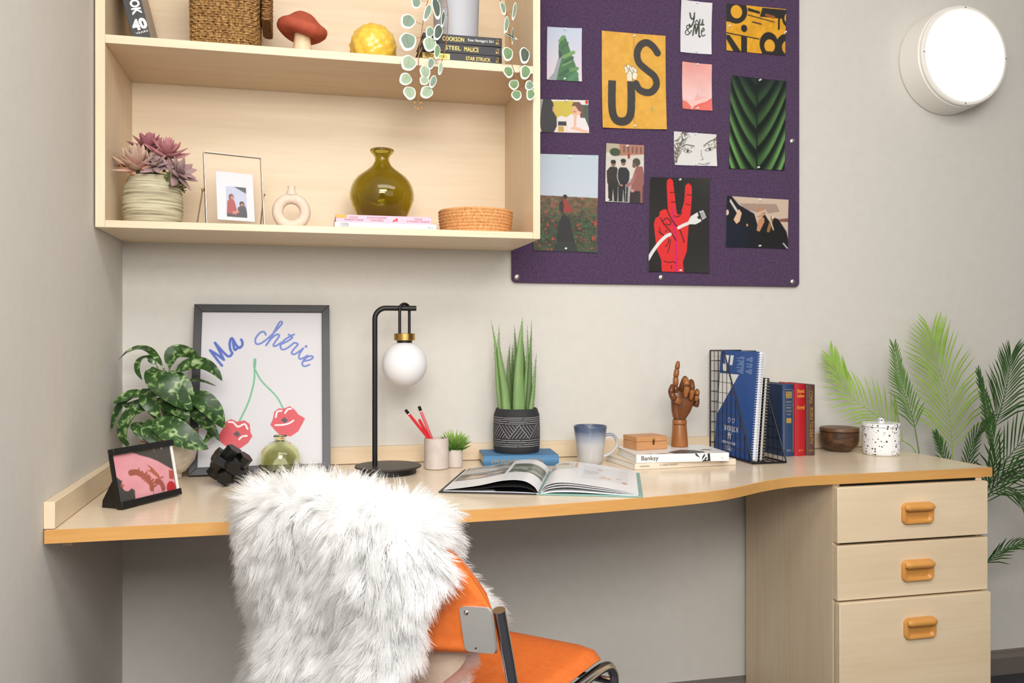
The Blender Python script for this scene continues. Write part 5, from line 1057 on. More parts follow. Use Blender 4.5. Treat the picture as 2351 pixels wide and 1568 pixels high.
for P in ([(.052, .0005), (.056, .006), (.055, .0195), (.061, .0202), (.063, .001)], [(.022, .0202), (.027, .0202), (.032, .014), (.036, .010), (.030, .012), (.025, .015)], [(.040, .0035), (.047, .012), (.050, .019), (.045, .017), (.041, .010)], [(.040, .0004), (.046, .005), (.053, .004), (.052, .0004)], [(.047, .006), (.051, .012), (.054, .009), (.050, .004)]): sg.prism(P, -.0017, -.0014, fl)
sg.prism([(.093, .006), (.0945, .006), (.0945, .0085), (.093, .0085)], -.0017, -.0014, fl); sg.build('spine_drawing', mat('figure_ink', (40, 40, 46), .5), t)
cg = MB(); fl = lambda a_, b_, q: (a_, b_, q)
for P in ([(-.02, .004), (.03, .002), (.062, .012), (.066, .030), (.05, .055), (.02, .07), (-.005, .05), (-.03, .03)], [(-.07, .005), (-.045, .003), (-.03, .010), (-.055, .012)], [(.066, .055), (.09, .05), (.10, .06), (.08, .07)], [(-.095, .010), (-.08, .004), (-.076, .009)]): cg.prism(P, .0206, .0208, fl)
cg.build('cover_drawing', mat('cover_grey_ink', (78, 76, 76), .4), t)
zB = DESK + .0363
a = ray_z(1462, 1034.5, zB); b = ray_z(1532, 1030.5, zB); w = (b - a).length; rz = math.atan2(b.y - a.y, b.x - a.x)
t = thing('wooden_box', 'small light oak box with a brass clasp on the white art book', 'box', ((a.x + b.x) / 2, (a.y + b.y) / 2, zB + .0003), rz); M_OAK = wood('light_oak', (206, 154, 106), (178, 122, 76), 0, .5, 4)
MB().bx(-w / 2, w / 2, 0, .07, 0, .0205).build('box_body', M_OAK, t, bevel=.0008); MB().bx(-w / 2, w / 2, 0, .07, .0212, .0335).build('lid', M_OAK, t, bevel=.0008)
MB().bx(.001, .0065, -.0012, 0, .0125, .027).build('clasp', mat('dark_brass', (120, 84, 48), .4, metal=.8), t, bevel=.0004); MB().sphere((.0048, -.0026, .0265), .0030, 14, 8).build('clasp_knob', M_BRASS, t)

# articulated wooden hand
c0 = stand(1560, 1027.5, .021, zB); t = thing('wooden_hand', 'jointed wooden artist hand with one finger pointing up on the white art book', 'mannequin hand', (c0.x, c0.y, zB + .0003), rz=-.08); TH_ = Vector(t.location)
M_WAL = wood('brown_timber', (126, 76, 38), (84, 46, 22), 2, .3, 3); M_WAL2 = wood('tan_timber', (164, 106, 58), (126, 74, 36), 2, .3, 3); M_JNT = wood('dark_timber', (98, 56, 28), (64, 34, 16), 2, .35, 3)
sH = 2.27 / FPX
MB().lathe([(.0215, 0), (.0222, .001), (.0186, .055), (.0180, .0575)], 40).build('base', M_WAL2, t, label='tan turned stand'); MB().lathe([(.0165, .0578), (.0188, .060), (.0190, .068), (.0178, .0705)], 36).build('wrist_ring', M_WAL2, t)
# palm: lofted sections (centre x, half width, half thickness, z)
sec = [(.000, .0145, .011, .0705), (.001, .0185, .0125, .078), (.004, .0250, .0140, .092), (.007, .0290, .0150, .108), (.009, .0315, .0145, .124), (.0095, .0325, .013, .138), (.009, .030, .0095, .147)]
mb = MB(); n = 24; vs = []
for cx_, hw, ht, z in sec:
    for k in range(n):
        a = 2 * PI * k / n; cs, sn = math.cos(a), math.sin(a); vs.append((cx_ + hw * math.copysign(abs(cs) ** .7, cs), ht * math.copysign(abs(sn) ** .7, sn), z + .004 * (1 - abs((k / n * 2) % 2 - 1)) * 0))
mb.add(vs, [(j * n + i, j * n + (i + 1) % n, (j + 1) * n + (i + 1) % n, (j + 1) * n + i) for j in range(len(sec) - 1) for i in range(n)] + [tuple(range(n))[::-1], tuple(range((len(sec) - 1) * n, len(sec) * n))])
mb.build('palm', M_WAL, t, smooth=1.2)
def H_(x, y, yo): return ray_y(1530 + .10204 * x, 820 + .10204 * y, TH_.y + yo) - TH_
Rz = Matrix.Rotation(.08, 3, 'Z')
def finger(pts, rad, mats):
    rad = [r * 1.12 for r in rad]
    P = [Rz @ H_(*p) for p in pts]; root = None
    for i in range(len(P) - 1):
        a, b = P[i], P[i + 1]; d = (b - a); L = d.length; r0, r1 = rad[i], rad[i + 1]
        mb = MB(); k = 14; prof = [(r0 * .35, 0), (r0 * .8, .0007), (r0, .0028), ((r0 + r1) / 2 * 1.03, L * .5), (r1, L - .0035), (r1 * .78, L - .0012), (r1 * .3, L - .0004)]
        if i == len(P) - 2: prof = prof[:4] + [(r1, L - .006), (r1 * .8, L - .002), (r1 * .3, L)]
        mb.lathe(prof, k).xf(Matrix.Translation(a) @ d.to_track_quat('Z', 'Y').to_matrix().to_4x4())
        if i: mb2 = MB().sphere(a, r0 * .82, 12, 8)
        o = mb.build('finger' if root is None else 'finger_segment', mats[i % len(mats)], root or t, smooth=.9)
        if i: mb2.build('joint', M_JNT, root)
        if root is None: root = o
    return root
finger([(205, 800, -.006), (205, 640, -.005), (210, 445, -.004), (238, 262, -.003), (268, 85, -.002)], (.0066, .0066, .0064, .0060, .0046), (M_WAL, M_WAL2, M_WAL2, M_WAL2))
finger([(330, 760, -.004), (420, 480, -.020), (470, 650, -.036), (420, 905, -.024)], (.0082, .0075, .0070, .0055), (M_WAL, M_WAL2, M_WAL2))
finger([(500, 780, -.004), (560, 545, -.018), (585, 720, -.033), (545, 960, -.022)], (.0076, .0068, .0066, .0052), (M_WAL, M_WAL, M_WAL2))
finger([(620, 900, -.003), (690, 760, -.016), (690, 860, -.026), (665, 990, -.022)], (.0068, .0062, .0056, .0048), (M_WAL, M_WAL2, M_WAL2))
finger([(650, 1120, -.004), (700, 960, -.006), (620, 880, -.008)], (.0070, .0060, .0050), (M_JNT, M_WAL))
finger([(310, 1010, -.016), (180, 940, -.022), (95, 800, -.021), (135, 610, -.014)], (.0085, .0080, .0070, .0052), (M_WAL2, M_WAL, M_WAL))

# wire magazine rack with notebooks
t = thing('wire_rack', 'black wire grid magazine rack holding notebooks at the right of the desk', 'magazine rack', (1.108, -.022, DESK + .0003)); rw, rd, rh, fl_ = .095, .236, .286, .080
def rk(y, z): return (rw_x, -y, z)
def panel_top(y): return rh if y <= fl_ else rh + (.006 - rh) * (y - fl_) / (rd - fl_)
for rw_x in (0.0, rw):
    g = MB(); g.tube([rk(0, .0025), rk(0, rh), rk(fl_, rh), rk(rd, .006), rk(rd, .0025)], .0022, 8, closed=True)
    y = .0245
    while y < rd - .01: g.tube([rk(y, .0025), rk(y, panel_top(y))], .0009, 6); y += .0245
    z = .03
    while z < rh - .01:
        ye = rd - (rd - fl_) * (z - .006) / (rh - .006); g.tube([rk(0, z), rk(ye, z)], .0009, 6); z += .0285
    g.build('side_grid', M_BLACK, t)
g = MB(); g.tube([(0, 0, rh), (rw, 0, rh)], .0022, 8); g.tube([(0, 0, .0025), (rw, 0, .0025)], .0022, 8)
for x in (.024, .048, .072): g.tube([(x, 0, .0025), (x, 0, rh)], .0009, 6)
for z in np.arange(.03, rh - .01, .0285): g.tube([(0, 0, z), (rw, 0, z)], .0009, 6)
g.build('back_grid', M_BLACK, t)
g = MB(); g.tube([(0, -rd, .0025), (rw, -rd, .0025)], .0022, 8)
for x in (.024, .048, .072): g.tube([(x, -rd, .0025), (x, 0, .0025)], .0009, 6)
for y in np.arange(.0245, rd - .01, .0245): g.tube([(0, -y, .0025), (rw, -y, .0025)], .0009, 6)
g.build('base_grid', M_BLACK, t)
# blue notebook: local x = thickness, -y = towards the room, z up; leans to the right
nbw, nbh, nbt = .212, .283, .015
t = thing('blue_notebook', 'blue spiral notebook with white wedge standing upside down in the wire rack', 'notebook', (1.1135, -.034, DESK + .0052), rot=Euler((0, .075, 0)), group='notebooks in the wire rack')
m = mat('blue_cover', (16, 74, 150), .45)
MB().prism(rrect(nbw, nbh, .006, 4, -nbw / 2, nbh / 2), 0, .0009, lambda a_, b_, h: (h, a_, b_)).build('front_cover', m, t); MB().prism(rrect(nbw, nbh, .006, 4, -nbw / 2, nbh / 2), nbt - .0009, nbt, lambda a_, b_, h: (h, a_, b_)).build('back_cover', mat('white_card', (232, 232, 238), .5), t)
MB().bx(.0011, nbt - .0011, -nbw + .010, -.002, .002, nbh - .002).build('page_block', M_PAPER, t)
sp_ = MB()
for z in np.arange(.008, nbh - .006, .0064): sp_.tube([(nbt / 2 + (nbt / 2 + .0014) * math.cos(a), -nbw + .0035 + .0058 * math.sin(a), z + .0008 * a / 6) for a in np.linspace(0, 2 * PI, 13)[:-1]], .00075, 5, closed=True)
sp_.build('spiral_binding', mat('white_wire', (232, 234, 240), .35), t)['kind'] = 'stuff'
dg = MB(); uv = lambda u, v, h=-.0003: (h, -u * nbw, v * nbh)
def flatpoly(P, mm, nm): return MB().prism(P, -.0003, -.0001, lambda a_, b_, h: (h, -a_ * nbw, b_ * nbh)).build(nm, mm, t)
flatpoly([(.02, .775), (.53, .775), (.02, .375)], M_WINK, 'white_wedge')
flatpoly([(.10, .955), (.24, .955), (.20, .80), (.17, .84)], M_WINK, 'logo_block'); flatpoly([(.28, .955), (.36, .955), (.34, .86), (.27, .86)], M_WINK, 'logo_block'); flatpoly([(.06, .875), (.19, .86), (.19, .80), (.10, .80)], M_WINK, 'logo_block')
M_PALE = mat('pale_blue_ink', (140, 168, 206), .5); li = MB()
for k in range(13): z_ = .945 - k * .0125; u0 = .62 - .17 * abs(math.sin(k * 1.3 + .5)); li.prism([(u0, z_), (.64, z_), (.64, z_ - .006), (u0, z_ - .006)], -.0003, -.0001, lambda a_, b_, h: (h, -a_ * nbw, b_ * nbh))
for k in range(13):
    if k in (4, 8): continue
    z_ = .945 - k * .0125; u0 = .84 - .1 * abs(math.sin(k * 2.1)); li.prism([(u0 - .05, z_), (.85, z_), (.85, z_ - .006), (u0 - .05, z_ - .006)], -.0003, -.0001, lambda a_, b_, h: (h, -a_ * nbw, b_ * nbh))
li.build('small_print', M_PALE, t)['kind'] = 'stuff'
def nbtext(s, size, u, v, width=None, **kw): return text(s, size, M_WINK, t, frame((-.0004, -u * nbw, v * nbh), (0, 1, 0), (0, 0, -1)), width=width, **kw)
nbtext('NOTEBOOK', .020, .42, .255, .078); nbtext('A4', .026, .40, .185, .022, bold=.0008); nbtext('80 LEAF PUNCHED', .010, .38, .118, .075); nbtext('RULED', .008, .38, .082, .034); nbtext('FINE', .012, .40, .058, .034)
for u in (.36, .47):
    for a0 in (0, 2.1, 4.2): MB().tube([(-.0005, -u * nbw + .0062 * math.cos(a), .335 * nbh + .0062 * math.sin(a)) for a in np.linspace(a0, a0 + 1.5, 8)], .0006, 5).build('recycle_mark', M_WINK, t)
# smaller spiral notebook behind it
t = thing('spiral_notebook', 'dark spiral notebook with silver wire beside the taller blue notebook', 'notebook', (1.1335, -.046, DESK + .0052), rot=Euler((0, .075, 0)), group='notebooks in the wire rack'); w2_, h2_, t2_ = .200, .215, .013
MB().bx(0, .0012, -w2_, 0, 0, h2_).build('front_cover', M_BLACK, t); MB().bx(t2_ - .0012, t2_, -w2_, 0, 0, h2_).build('back_cover', M_BLACK, t); MB().bx(.0014, t2_ - .0014, -w2_ + .008, -.002, .002, h2_ - .002).build('page_block', M_PAPER, t); sp_ = MB()
for z in np.arange(.006, h2_ - .004, .0078): sp_.tube([(t2_ / 2 + (t2_ / 2 + .0015) * math.cos(a), -w2_ + .002 + .0065 * math.sin(a), z + .001 * a / 6) for a in np.linspace(0, 2 * PI, 13)[:-1]], .0010, 6, closed=True)
sp_.build('spiral_binding', M_STEEL, t)['kind'] = 'stuff'

# three upright books
M_NAVY = mat('navy_cloth', (38, 62, 100), .45); M_CRIM = mat('crimson_cloth', (172, 22, 34), .4); M_BRN = mat('brown_cloth', (84, 58, 52), .5); xs_ = 1.2605
def upright(name, label, th, h, d, m, x):
    t = thing(name, label, 'book', (x, -.1436, DESK + .0003), group='upright hardbacks beside the wire rack')
    MB().bx(0, .0026, .003, d, 0, h).build('cover', m, t, bevel=.0006); MB().bx(th - .0026, th, .003, d, 0, h).build('cover', m, t, bevel=.0006)
    P = [(th / 2 - th / 2 * math.cos(a), .003 - .0055 * math.sin(a)) for a in np.linspace(0, PI, 11)]; MB().prism(P, 0, h, lambda a_, b_, q: (a_, b_, q)).build('spine', m, t, smooth=.9)
    MB().bx(.0028, th - .0028, .004, d - .003, .003, h - .003).build('page_block', M_PAGES, t); return t
def vt(t, s, size, m, x, z, width=None, **kw): return text(s, size, m, t, frame((x, -.0030, z), (1, 0, 0), (0, 0, 1)), width=width, **kw)
th = .0362; t = upright('navy_book', 'navy blue hardback with gold panels, leftmost of the upright books', th, .1955, .135, M_NAVY, xs_); cx_ = th / 2
br = MB()
for P in ([(.004, .012), (.004, .180)], [(.032, .012), (.032, .180)]): br.bx(P[0][0] - .0004, P[0][0] + .0004, -.0016, -.0006, P[0][1], P[1][1])
for z in (.182,): br.bx(.006, .030, -.0026, -.0021, z - .0004, z + .0004)
br.build('spine_border', mat('pale_gold', (186, 180, 158), .4, metal=.4), t)
for z0_, z1_, hw in ((.158, .176, .009), (.0905, .104, .0075)):
    MB().bx(cx_ - hw, cx_ + hw, -.0030, -.0025, z0_, z1_).build('gold_panel', M_GOLD, t)
vt(t, 'SELECT', .0075, mat('pale_gold'[:9] if False else 'navy_ink', (38, 62, 100), .5), cx_, .171, .014); vt(t, 'BOOKS', .0075, MATS['navy_ink'], cx_, .163, .014); M_PG = MATS['pale_gold']
vt(t, 'DIGEST', .007, M_PG, cx_, .148, .018); MB().bx(cx_ - .011, cx_ + .011, -.0030, -.0026, .1392, .1402).build('gold_rule', M_PG, t); vt(t, 'FAMILY', .007, M_PG, cx_, .132, .018); vt(t, 'STORIES', .007, M_PG, cx_, .123, .018); vt(t, 'NINE', .006, M_PG, cx_, .114, .012); vt(t, 'BCA', .008, M_PG, cx_ + .001, .016, .012)
x2 = xs_ + th + .0006; th = .0345; t = upright('red_book', 'crimson hardback with gold lettering between the navy and brown books', th, .1955, .135, M_CRIM, x2); cx_ = th / 2; M_YG = mat('orange_gold', (226, 160, 70), .4, metal=.3)
vt(t, 'Best', .014, M_YG, cx_, .177, .022, bold=.0004); vt(t, 'Sellers', .012, M_YG, cx_, .164, .022, bold=.0004); vt(t, 'Angel', .016, M_YG, cx_, .131, .024, bold=.0003); vt(t, 'BCA', .008, M_YG, cx_, .015, .013)
x3 = x2 + th + .0006; th = .0285; t = upright('brown_book', 'brown hardback with vertical gold title, rightmost of the upright books', th, .194, .135, M_BRN, x3); cx_ = th / 2
text('COMA', .016, M_GOLD, t, frame((cx_ - .001, -.0030, .160), (0, 0, -1), (1, 0, 0)), width=.036); text('BORN TO DEATH', .014, M_GOLD, t, frame((cx_ + .001, -.0030, .082), (0, 0, -1), (1, 0, 0)), width=.098); vt(t, 'BCA', .008, M_GOLD, cx_, .014, .012)

# dark wooden bowl and speckled jar
c0 = stand(1927, 1040, .045); t = thing('wooden_bowl', 'dark walnut lidded bowl on a small foot beside the brown book', 'bowl', (c0.x, c0.y, DESK + .0003)); M_DWAL = wood('walnut', (104, 70, 46), (42, 26, 18), 0, .4, 5, contrast=1.6)
MB().lathe([(.026, 0), (.030, .001), (.034, .005), (.042, .011), (.0495, .020), (.0525, .032), (.0530, .046), (.0530, .056)], 56).build('bowl_body', M_DWAL, t, smooth=.9); MB().lathe([(.0515, .0568), (.0535, .058), (.0535, .065), (.052, .0675), (.046, .0685), (.001, .0685)], 56).build('lid', wood('walnut_lid', (122, 86, 60), (84, 54, 38), 0, .4, 5), t, smooth=.7)
c0 = stand(2023, 1048, .047); t = thing('speckled_jar', 'white lidded jar with black speckles near the right end of the desk', 'jar', (c0.x, c0.y, DESK + .0003))
m = mat('speckled_ceramic', (240, 240, 242), .35); tc = nd(m, 'ShaderNodeTexCoord'); v = nd(m, 'ShaderNodeTexVoronoi', Scale=150); lk(m, tc, 'Object', v, 'Vector'); nz = nd(m, 'ShaderNodeTexNoise', Scale=90, Detail=2); lk(m, tc, 'Object', nz, 'Vector')
ml = nd(m, 'ShaderNodeMath', operation='MULTIPLY'); sx = nd(m, 'ShaderNodeSeparateColor'); lk(m, v, 'Color', sx, 'Color'); gt_ = nd(m, 'ShaderNodeMath', operation='GREATER_THAN'); gt_.inputs[1].default_value = .12; lk(m, sx, 'Red', gt_, 0)
ls = nd(m, 'ShaderNodeMath', operation='LESS_THAN'); lk(m, v, 'Distance', ls, 0); sc2 = nd(m, 'ShaderNodeMath', operation='MULTIPLY'); sc2.inputs[1].default_value = .44; lk(m, sx, 'Green', sc2, 0); lk(m, sc2, 0, ls, 1); lk(m, gt_, 0, ml, 0); lk(m, ls, 0, ml, 1)
mx = nd(m, 'ShaderNodeMix'); mx.data_type = 'RGBA'; lk(m, ml, 0, mx, 0); mx.inputs[6].default_value = rgba((240, 240, 242)); mx.inputs[7].default_value = rgba((52, 52, 58)); lk(m, mx, 2, bsdf(m), 'Base Color')
MB().lathe([(.044, 0), (.0470, .003), (.0485, .012), (.0490, .077)], 56).build('jar_body', m, t, smooth=.8); MB().lathe([(.0478, .0776), (.0500, .0784), (.0500, .0845), (.049, .087), (.001, .0872)], 56).build('lid', m, t, smooth=.7); MB().lathe([(.0078, .087), (.0078, .0985), (.0072, .1)], 24).build('knob', m, t, smooth=.7)

# ------------------------------------------------------------------ palm on the floor behind the desk end
t = thing('potted_palm', 'feathery bright and dark green palm on the floor at the right end of the desk', 'plant', (1.775, -.135, .0003)); TPm = Vector(t.location)
MB().lathe([(.070, 0), (.072, .002), (.088, .19), (.090, .2), (.085, .2), (.083, .185), (.001, .185)], 40).build('pot', mat('grey_planter', (96, 96, 98), .6), t)
def palm(pts, ys, nl, L, ang, mm, lmin=.35, sides=(1, -1), drop=.12, ax=(0, 1, 0), start=.12, wl=.0050, both=None):
    P = smooth_path([ray_y(x, y, yy) - TPm for (x, y), yy in zip(pts, ys)], 8); n = len(P)
    fr = MB().tube(P, [.0024 * (1 - .75 * i / n) for i in range(n)], 6); sx = len(fr.f)
    ct = Vector(ax)
    nl = int(nl * .54)
    for i in range(nl):
        f = start + (1 - start) * i / (nl - 1); q = f * (n - 1); j = min(int(q), n - 2); p = P[j] + (P[j + 1] - P[j]) * (q - j); tg = (P[min(j + 2, n - 1)] - P[max(j - 1, 0)]).normalized()
        for s in sides:
            sd = tg.cross(ct).normalized() * s; a = ang * (1.15 - .75 * f) * random.uniform(.95, 1.05); ln = 1.3 * L * (lmin + (1 - lmin) * math.sin(PI * min(1, .18 + .80 * f)) ** .7) * random.uniform(.92, 1.06)
            if both: ln *= both[0] if s > 0 else both[1]
            d = (tg * math.cos(a) + sd * math.sin(a) + ct * random.uniform(-.10, .02)).normalized(); e = p + d * ln + Vector((0, 0, -drop * ln)); mid = p + d * ln * .5 + Vector((0, 0, .02 * ln))
            w_ = tg.cross(d).cross(d).normalized() if tg.cross(d).length > 1e-3 else sd
            nrm = d.cross(w_).normalized(); k = len(fr.v)
            for c, ww in ((p, .35), (p + (mid - p) * .5, .9), (mid, 1.0), (mid + (e - mid) * .55, .7), (e, .06)):
                fr.v += [tuple(c + w_ * wl * ww * .5), tuple(c + nrm * wl * .12 * ww), tuple(c - w_ * wl * ww * .5), tuple(c - nrm * wl * .12 * ww)]
            for g in range(4):
                for h in range(4): fr.f.append((k + g * 4 + h, k + g * 4 + (h + 1) % 4, k + g * 4 + 4 + (h + 1) % 4, k + g * 4 + 4 + h)); fr.mi.append(0)
    return fr.build('frond', mm, t, smooth=1.0)
def palmmat(n, c1, c2): m = noisy(n, c1, c2, (20, 20, 20), .5); bsdf(m).inputs['Transmission Weight'].default_value = 0; return m
PB = palmmat('palm_bright', (132, 170, 62), (150, 186, 80)); PD = palmmat('palm_dark', (48, 80, 36), (64, 98, 46)); PMd = palmmat('palm_mid', (78, 112, 52), (94, 128, 62))
root = (2150, 1380)
palm([root, (2125, 1180), (2105, 1045), (2064, 1005), (2016, 957), (1960, 916), (1928, 870), (1908, 826)], [-.13, -.12, -.09, -.075, -.06, -.05, -.045, -.04], 44, .105, .95, PB, start=.40, both=(.8, 1.05))
palm([(2155, 1380), (2130, 1180), (2110, 1040), (2096, 962), (2078, 909), (2064, 863), (2053, 800)], [-.14, -.16, -.15, -.14, -.13, -.12, -.11], 40, .062, .8, PMd, start=.45)
palm([(2175, 1380), (2184, 1180), (2187, 1054), (2182, 975), (2172, 899), (2151, 830), (2140, 770)], [-.13, -.11, -.09, -.08, -.07, -.065, -.06], 48, .155, .98, PB, start=.38)
palm([(2200, 1380), (2255, 1150), (2279, 1000), (2299, 937), (2314, 873), (2321, 820)], [-.14, -.17, -.19, -.2, -.21, -.22], 40, .115, .95, PD, start=.45)
palm([(2200, 1380), (2250, 1180), (2283, 1060), (2268, 960), (2247, 860)], [-.15, -.22, -.25, -.26, -.27], 44, .055, .55, PD, start=.42)
palm([(2205, 1380), (2255, 1160), (2290, 1085), (2351, 1008), (2420, 950)], [-.15, -.22, -.27, -.31, -.34], 44, .115, 1.0, PD, start=.32)
palm([(2210, 1385), (2245, 1200), (2290, 1110), (2360, 1075), (2430, 1065)], [-.15, -.2, -.24, -.27, -.3], 36, .10, .9, PD, start=.35, drop=.35)
palm([(2210, 1390), (2240, 1310), (2272, 1288), (2310, 1258), (2370, 1240)], [-.13, -.15, -.18, -.2, -.22], 24, .05, .7, PD, start=.45)
palm([(2195, 1380), (2210, 1180), (2222, 1080), (2236, 1010), (2275, 960)], [-.13, -.13, -.13, -.13, -.14], 30, .05, .7, PD, start=.45)
palm([(2190, 1380), (2195, 1180), (2170, 1060), (2150, 1000)], [-.12, -.11, -.1, -.1], 22, .045, .7, PD, start=.55)
palm([(2200, 1380), (2235, 1180), (2300, 1120), (2351, 1140), (2400, 1185)], [-.14, -.2, -.22, -.24, -.25], 30, .085, .9, PD, start=.4, drop=.3)

# ------------------------------------------------------------------ orange chair
CH = (.250, -.7194, 0); CRZ = math.radians(-43.4)
t = thing('desk_chair', 'orange vinyl chair with chrome tube frame drawn up to the desk', 'chair', CH, CRZ)
M_OR = noisy('orange_vinyl', (226, 118, 54), (218, 108, 46), (90, 90, 90), .42, bmp=.06, bdist=.001)
HW = .225
def back_c(x, z): s = np.clip(np.abs(x) / HW, 0, 1); return -.218 - .055 * (1 - s * s) - (np.maximum(z, .6) - .65) * .27
def back_top(x): return .646 + .146 * (1 - np.clip(np.abs(x) / HW, 0, 1) ** 4.5)
def pad(u, v, side):
    x = HW * (2 * u - 1); zt = float(back_top(x)); z0 = .577 + .004 * (2 * u - 1) ** 2; z = z0 + (zt - z0) * v
    e = min(1, min(u, 1 - u) / .055, min(v, 1 - v) / .09); th = .0145 * math.sqrt(max(0, 1 - (1 - e) ** 2)) + .0004
    return (x, float(back_c(x, z)) + side * th, z)
mb = MB().grid(lambda u, v: pad(u, v, 1), 44, 28); k = len(mb.v); mb.grid(lambda u, v: pad(u, v, -1), 44, 28)
mb.f[:44 * 28] = [f[::-1] for f in mb.f[:44 * 28]]
mb.build('backrest', M_OR, t, smooth=1.4, label='orange padded backrest')
def seat_s(u, v, side):
    x = .222 * (2 * u - 1); y = -.215 + .436 * v; e = min(1, min(u, 1 - u) / .07, (1 - v) / .09, v / .09); th = .018 * math.sqrt(max(0, 1 - (1 - e) ** 2)) + .0004
    z = .4505 - .012 * math.exp(-((v - .45) / .3) ** 2) * (1 - (2 * u - 1) ** 2) - .016 * max(0, (v - .8) / .2) ** 2
    r = .06; cx_, cy_ = abs(x) - (.222 - r), abs(y) - (.221 - r)
    if cx_ > 0 and cy_ > 0:
        q = math.hypot(cx_, cy_); m_ = max(cx_, cy_); sc_ = m_ / q; x = math.copysign(.222 - r + cx_ * sc_, x); y = math.copysign(.221 - r + cy_ * sc_, y)
    return (x, y, z + (th if side > 0 else -.010 * (th / .018)))
mb = MB().grid(lambda u, v: seat_s(u, v, 1), 36, 36); mb.build('seat', M_OR, t, smooth=1.4, label='orange padded seat')
mb = MB().grid(lambda u, v: seat_s(u, v, -1), 24, 24); mb.f = [f[::-1] for f in mb.f]; mb.build('seat_underside', M_BLACK, t, smooth=1.4)
for s in (-1, 1):
    P = [(s * .238, -.220, .650), (s * .238, -.196, .575), (s * .238, -.170, .49), (s * .236, -.150, .455), (s * .232, -.115, .438), (s * .224, -.06, .433), (s * .222, .10, .433), (s * .222, .190, .429), (s * .222, .224, .412), (s * .222, .235, .375), (s * .222, .242, .20), (s * .222, .248, .04), (s * .222, .236, .016), (s * .222, .21, .0105), (s * .222, -.10, .0105), (s * .222, -.24, .0105)]
    MB().tube([P[0]] + smooth_path(P, 5)[1:], .0095, 14).build('frame_tube', M_CHROME, t, smooth=1.0)
    pl = MB()
    Pp = rrect(.046, .070, .008, 4, 0, .0)
    def pf(a_, b_, h, s=s):
        x = s * (.236 - .023 + a_ * 1.0); z = .622 + b_; return (x, float(back_c(x, z)) - .0152 - h - (.0 if abs(x) < .20 else .004 * (abs(x) - .20) / .03), z)
    pl.prism(Pp, -.004, .0022, pf); pl.build('bracket_plate', mat('satin_plate', (200, 198, 194), .4, metal=.55), t, smooth=.4, label='steel bracket plate')
    for dx, dz in ((-.014, .026), (-.008, -.027)):
        x = s * (.213 + dx); z = .622 + dz; MB().sphere((x, float(back_c(x, z)) - .0178, z), .0042, 14, 8, sc=(1, .6, 1)).build('bolt', M_CHROME, t)
MB().tube([(-.222, .222, .392), (.222, .222, .392)], .0065, 10).build('cross_bar', M_CHROME, t); MB().tube([(-.222, -.02, .424), (.222, -.02, .424)], .0065, 10).build('cross_bar', M_CHROME, t); MB().tube([(-.222, -.24, .0105), (.222, -.24, .0105)], .0085, 10).build('cross_bar', M_CHROME, t)

# ------------------------------------------------------------------ sheepskin over the chair back
ZK = [.30, .45, .56, .65, .75, .80, .86]; XLk = [-.315, -.285, -.232, -.186, -.176, -.176, -.155]; XRk = [.06, .072, .086, .122, .170, .182, .165]
FZ = [.44, .50, .56, .62, .66, .72, .80, .86]; FXL = [-.20, -.20, -.20, -.20, -.19, -.18, -.165, -.155]; FXR = [.105, .128, .150, .182, .208, .192, .152, .145]
VR, VT, VF = .47, .55, .965        # rear panel, roll over the top edge, front panel, then the flap on the seat
def zt_(x): return .794 - .95 * (x + .02) ** 2
def skin(u, v):
    u = np.asarray(u, float); v = np.asarray(v, float)
    fr = np.clip(v / VR, 0, 1); ft = np.clip((v - VR) / (VT - VR), 0, 1); ff = np.clip((v - VT) / (VF - VT), 0, 1); fs = np.clip((v - VF) / (1 - VF), 0, 1)
    zr = .30 + .53 * fr; zf = .83 - .37 * ff
    xl = np.interp(zr, ZK, XLk) * (1 - ft) + np.interp(zf, FZ, FXL) * ft; xr = np.interp(zr, ZK, XRk) * (1 - ft) + np.interp(zf, FZ, FXR) * ft
    w = 1 - fs * .08; x = (xl + (xr - xl) * u) * w
    # ragged outline of a pelt
    edge = np.clip(np.abs(2 * u - 1) - .7, 0, 1) / .3; x = x + np.sign(u - .5) * edge * (.008 * np.sin(v * 46) + .006 * np.sin(v * 23 + 2))
    zt = zt_(x)
    z_r = .30 + (zt - .30) * fr; z_f = zt + (.470 - zt) * ff
    yr = back_c(x, z_r) - .023; lo = np.clip((.62 - z_r) / .3, 0, 1); side = np.clip((np.abs(x) - .2) / .1, 0, 1)
    yr = yr - .03 * lo * np.cos((x + .10) * 26) * .8 - .012 * np.exp(-((x + .16) / .06) ** 2) + .014 * np.exp(-((x + .02 - .1 * (z_r - .6)) / .035) ** 2) - .012 * np.exp(-((x - .07) / .05) ** 2) + .03 * side
    yf = back_c(x, z_f) + .026 + .05 * np.clip((.60 - z_f) / .14, 0, 1) ** 2
    a = PI * ft; yt = (yr + yf) / 2 - np.cos(a) * (yf - yr) / 2; z_t = zt + np.sin(a) * .012
    ys = yf + fs * .05; zs = .4725 + 0 * fs
    y = np.where(v < VR, yr, np.where(v < VT, yt, np.where(v < VF, yf, ys))); z = np.where(v < VR, z_r, np.where(v < VT, z_t, np.where(v < VF, z_f, zs)))
    return np.stack([x, y, z], -1)
def skin_frame(u, v, e=.004):
    du = skin(np.clip(u + e, 0, 1), v) - skin(np.clip(u - e, 0, 1), v); dv = skin(u, np.clip(v + e, 0, 1)) - skin(u, np.clip(v - e, 0, 1))
    n = np.cross(du, dv); nrm = lambda q: q / (np.linalg.norm(q, axis=-1, keepdims=True) + 1e-12)
    return nrm(du), nrm(dv), nrm(n)
t = thing('sheepskin_rug', 'shaggy white sheepskin draped over the back of the orange chair', 'sheepskin', CH, CRZ)
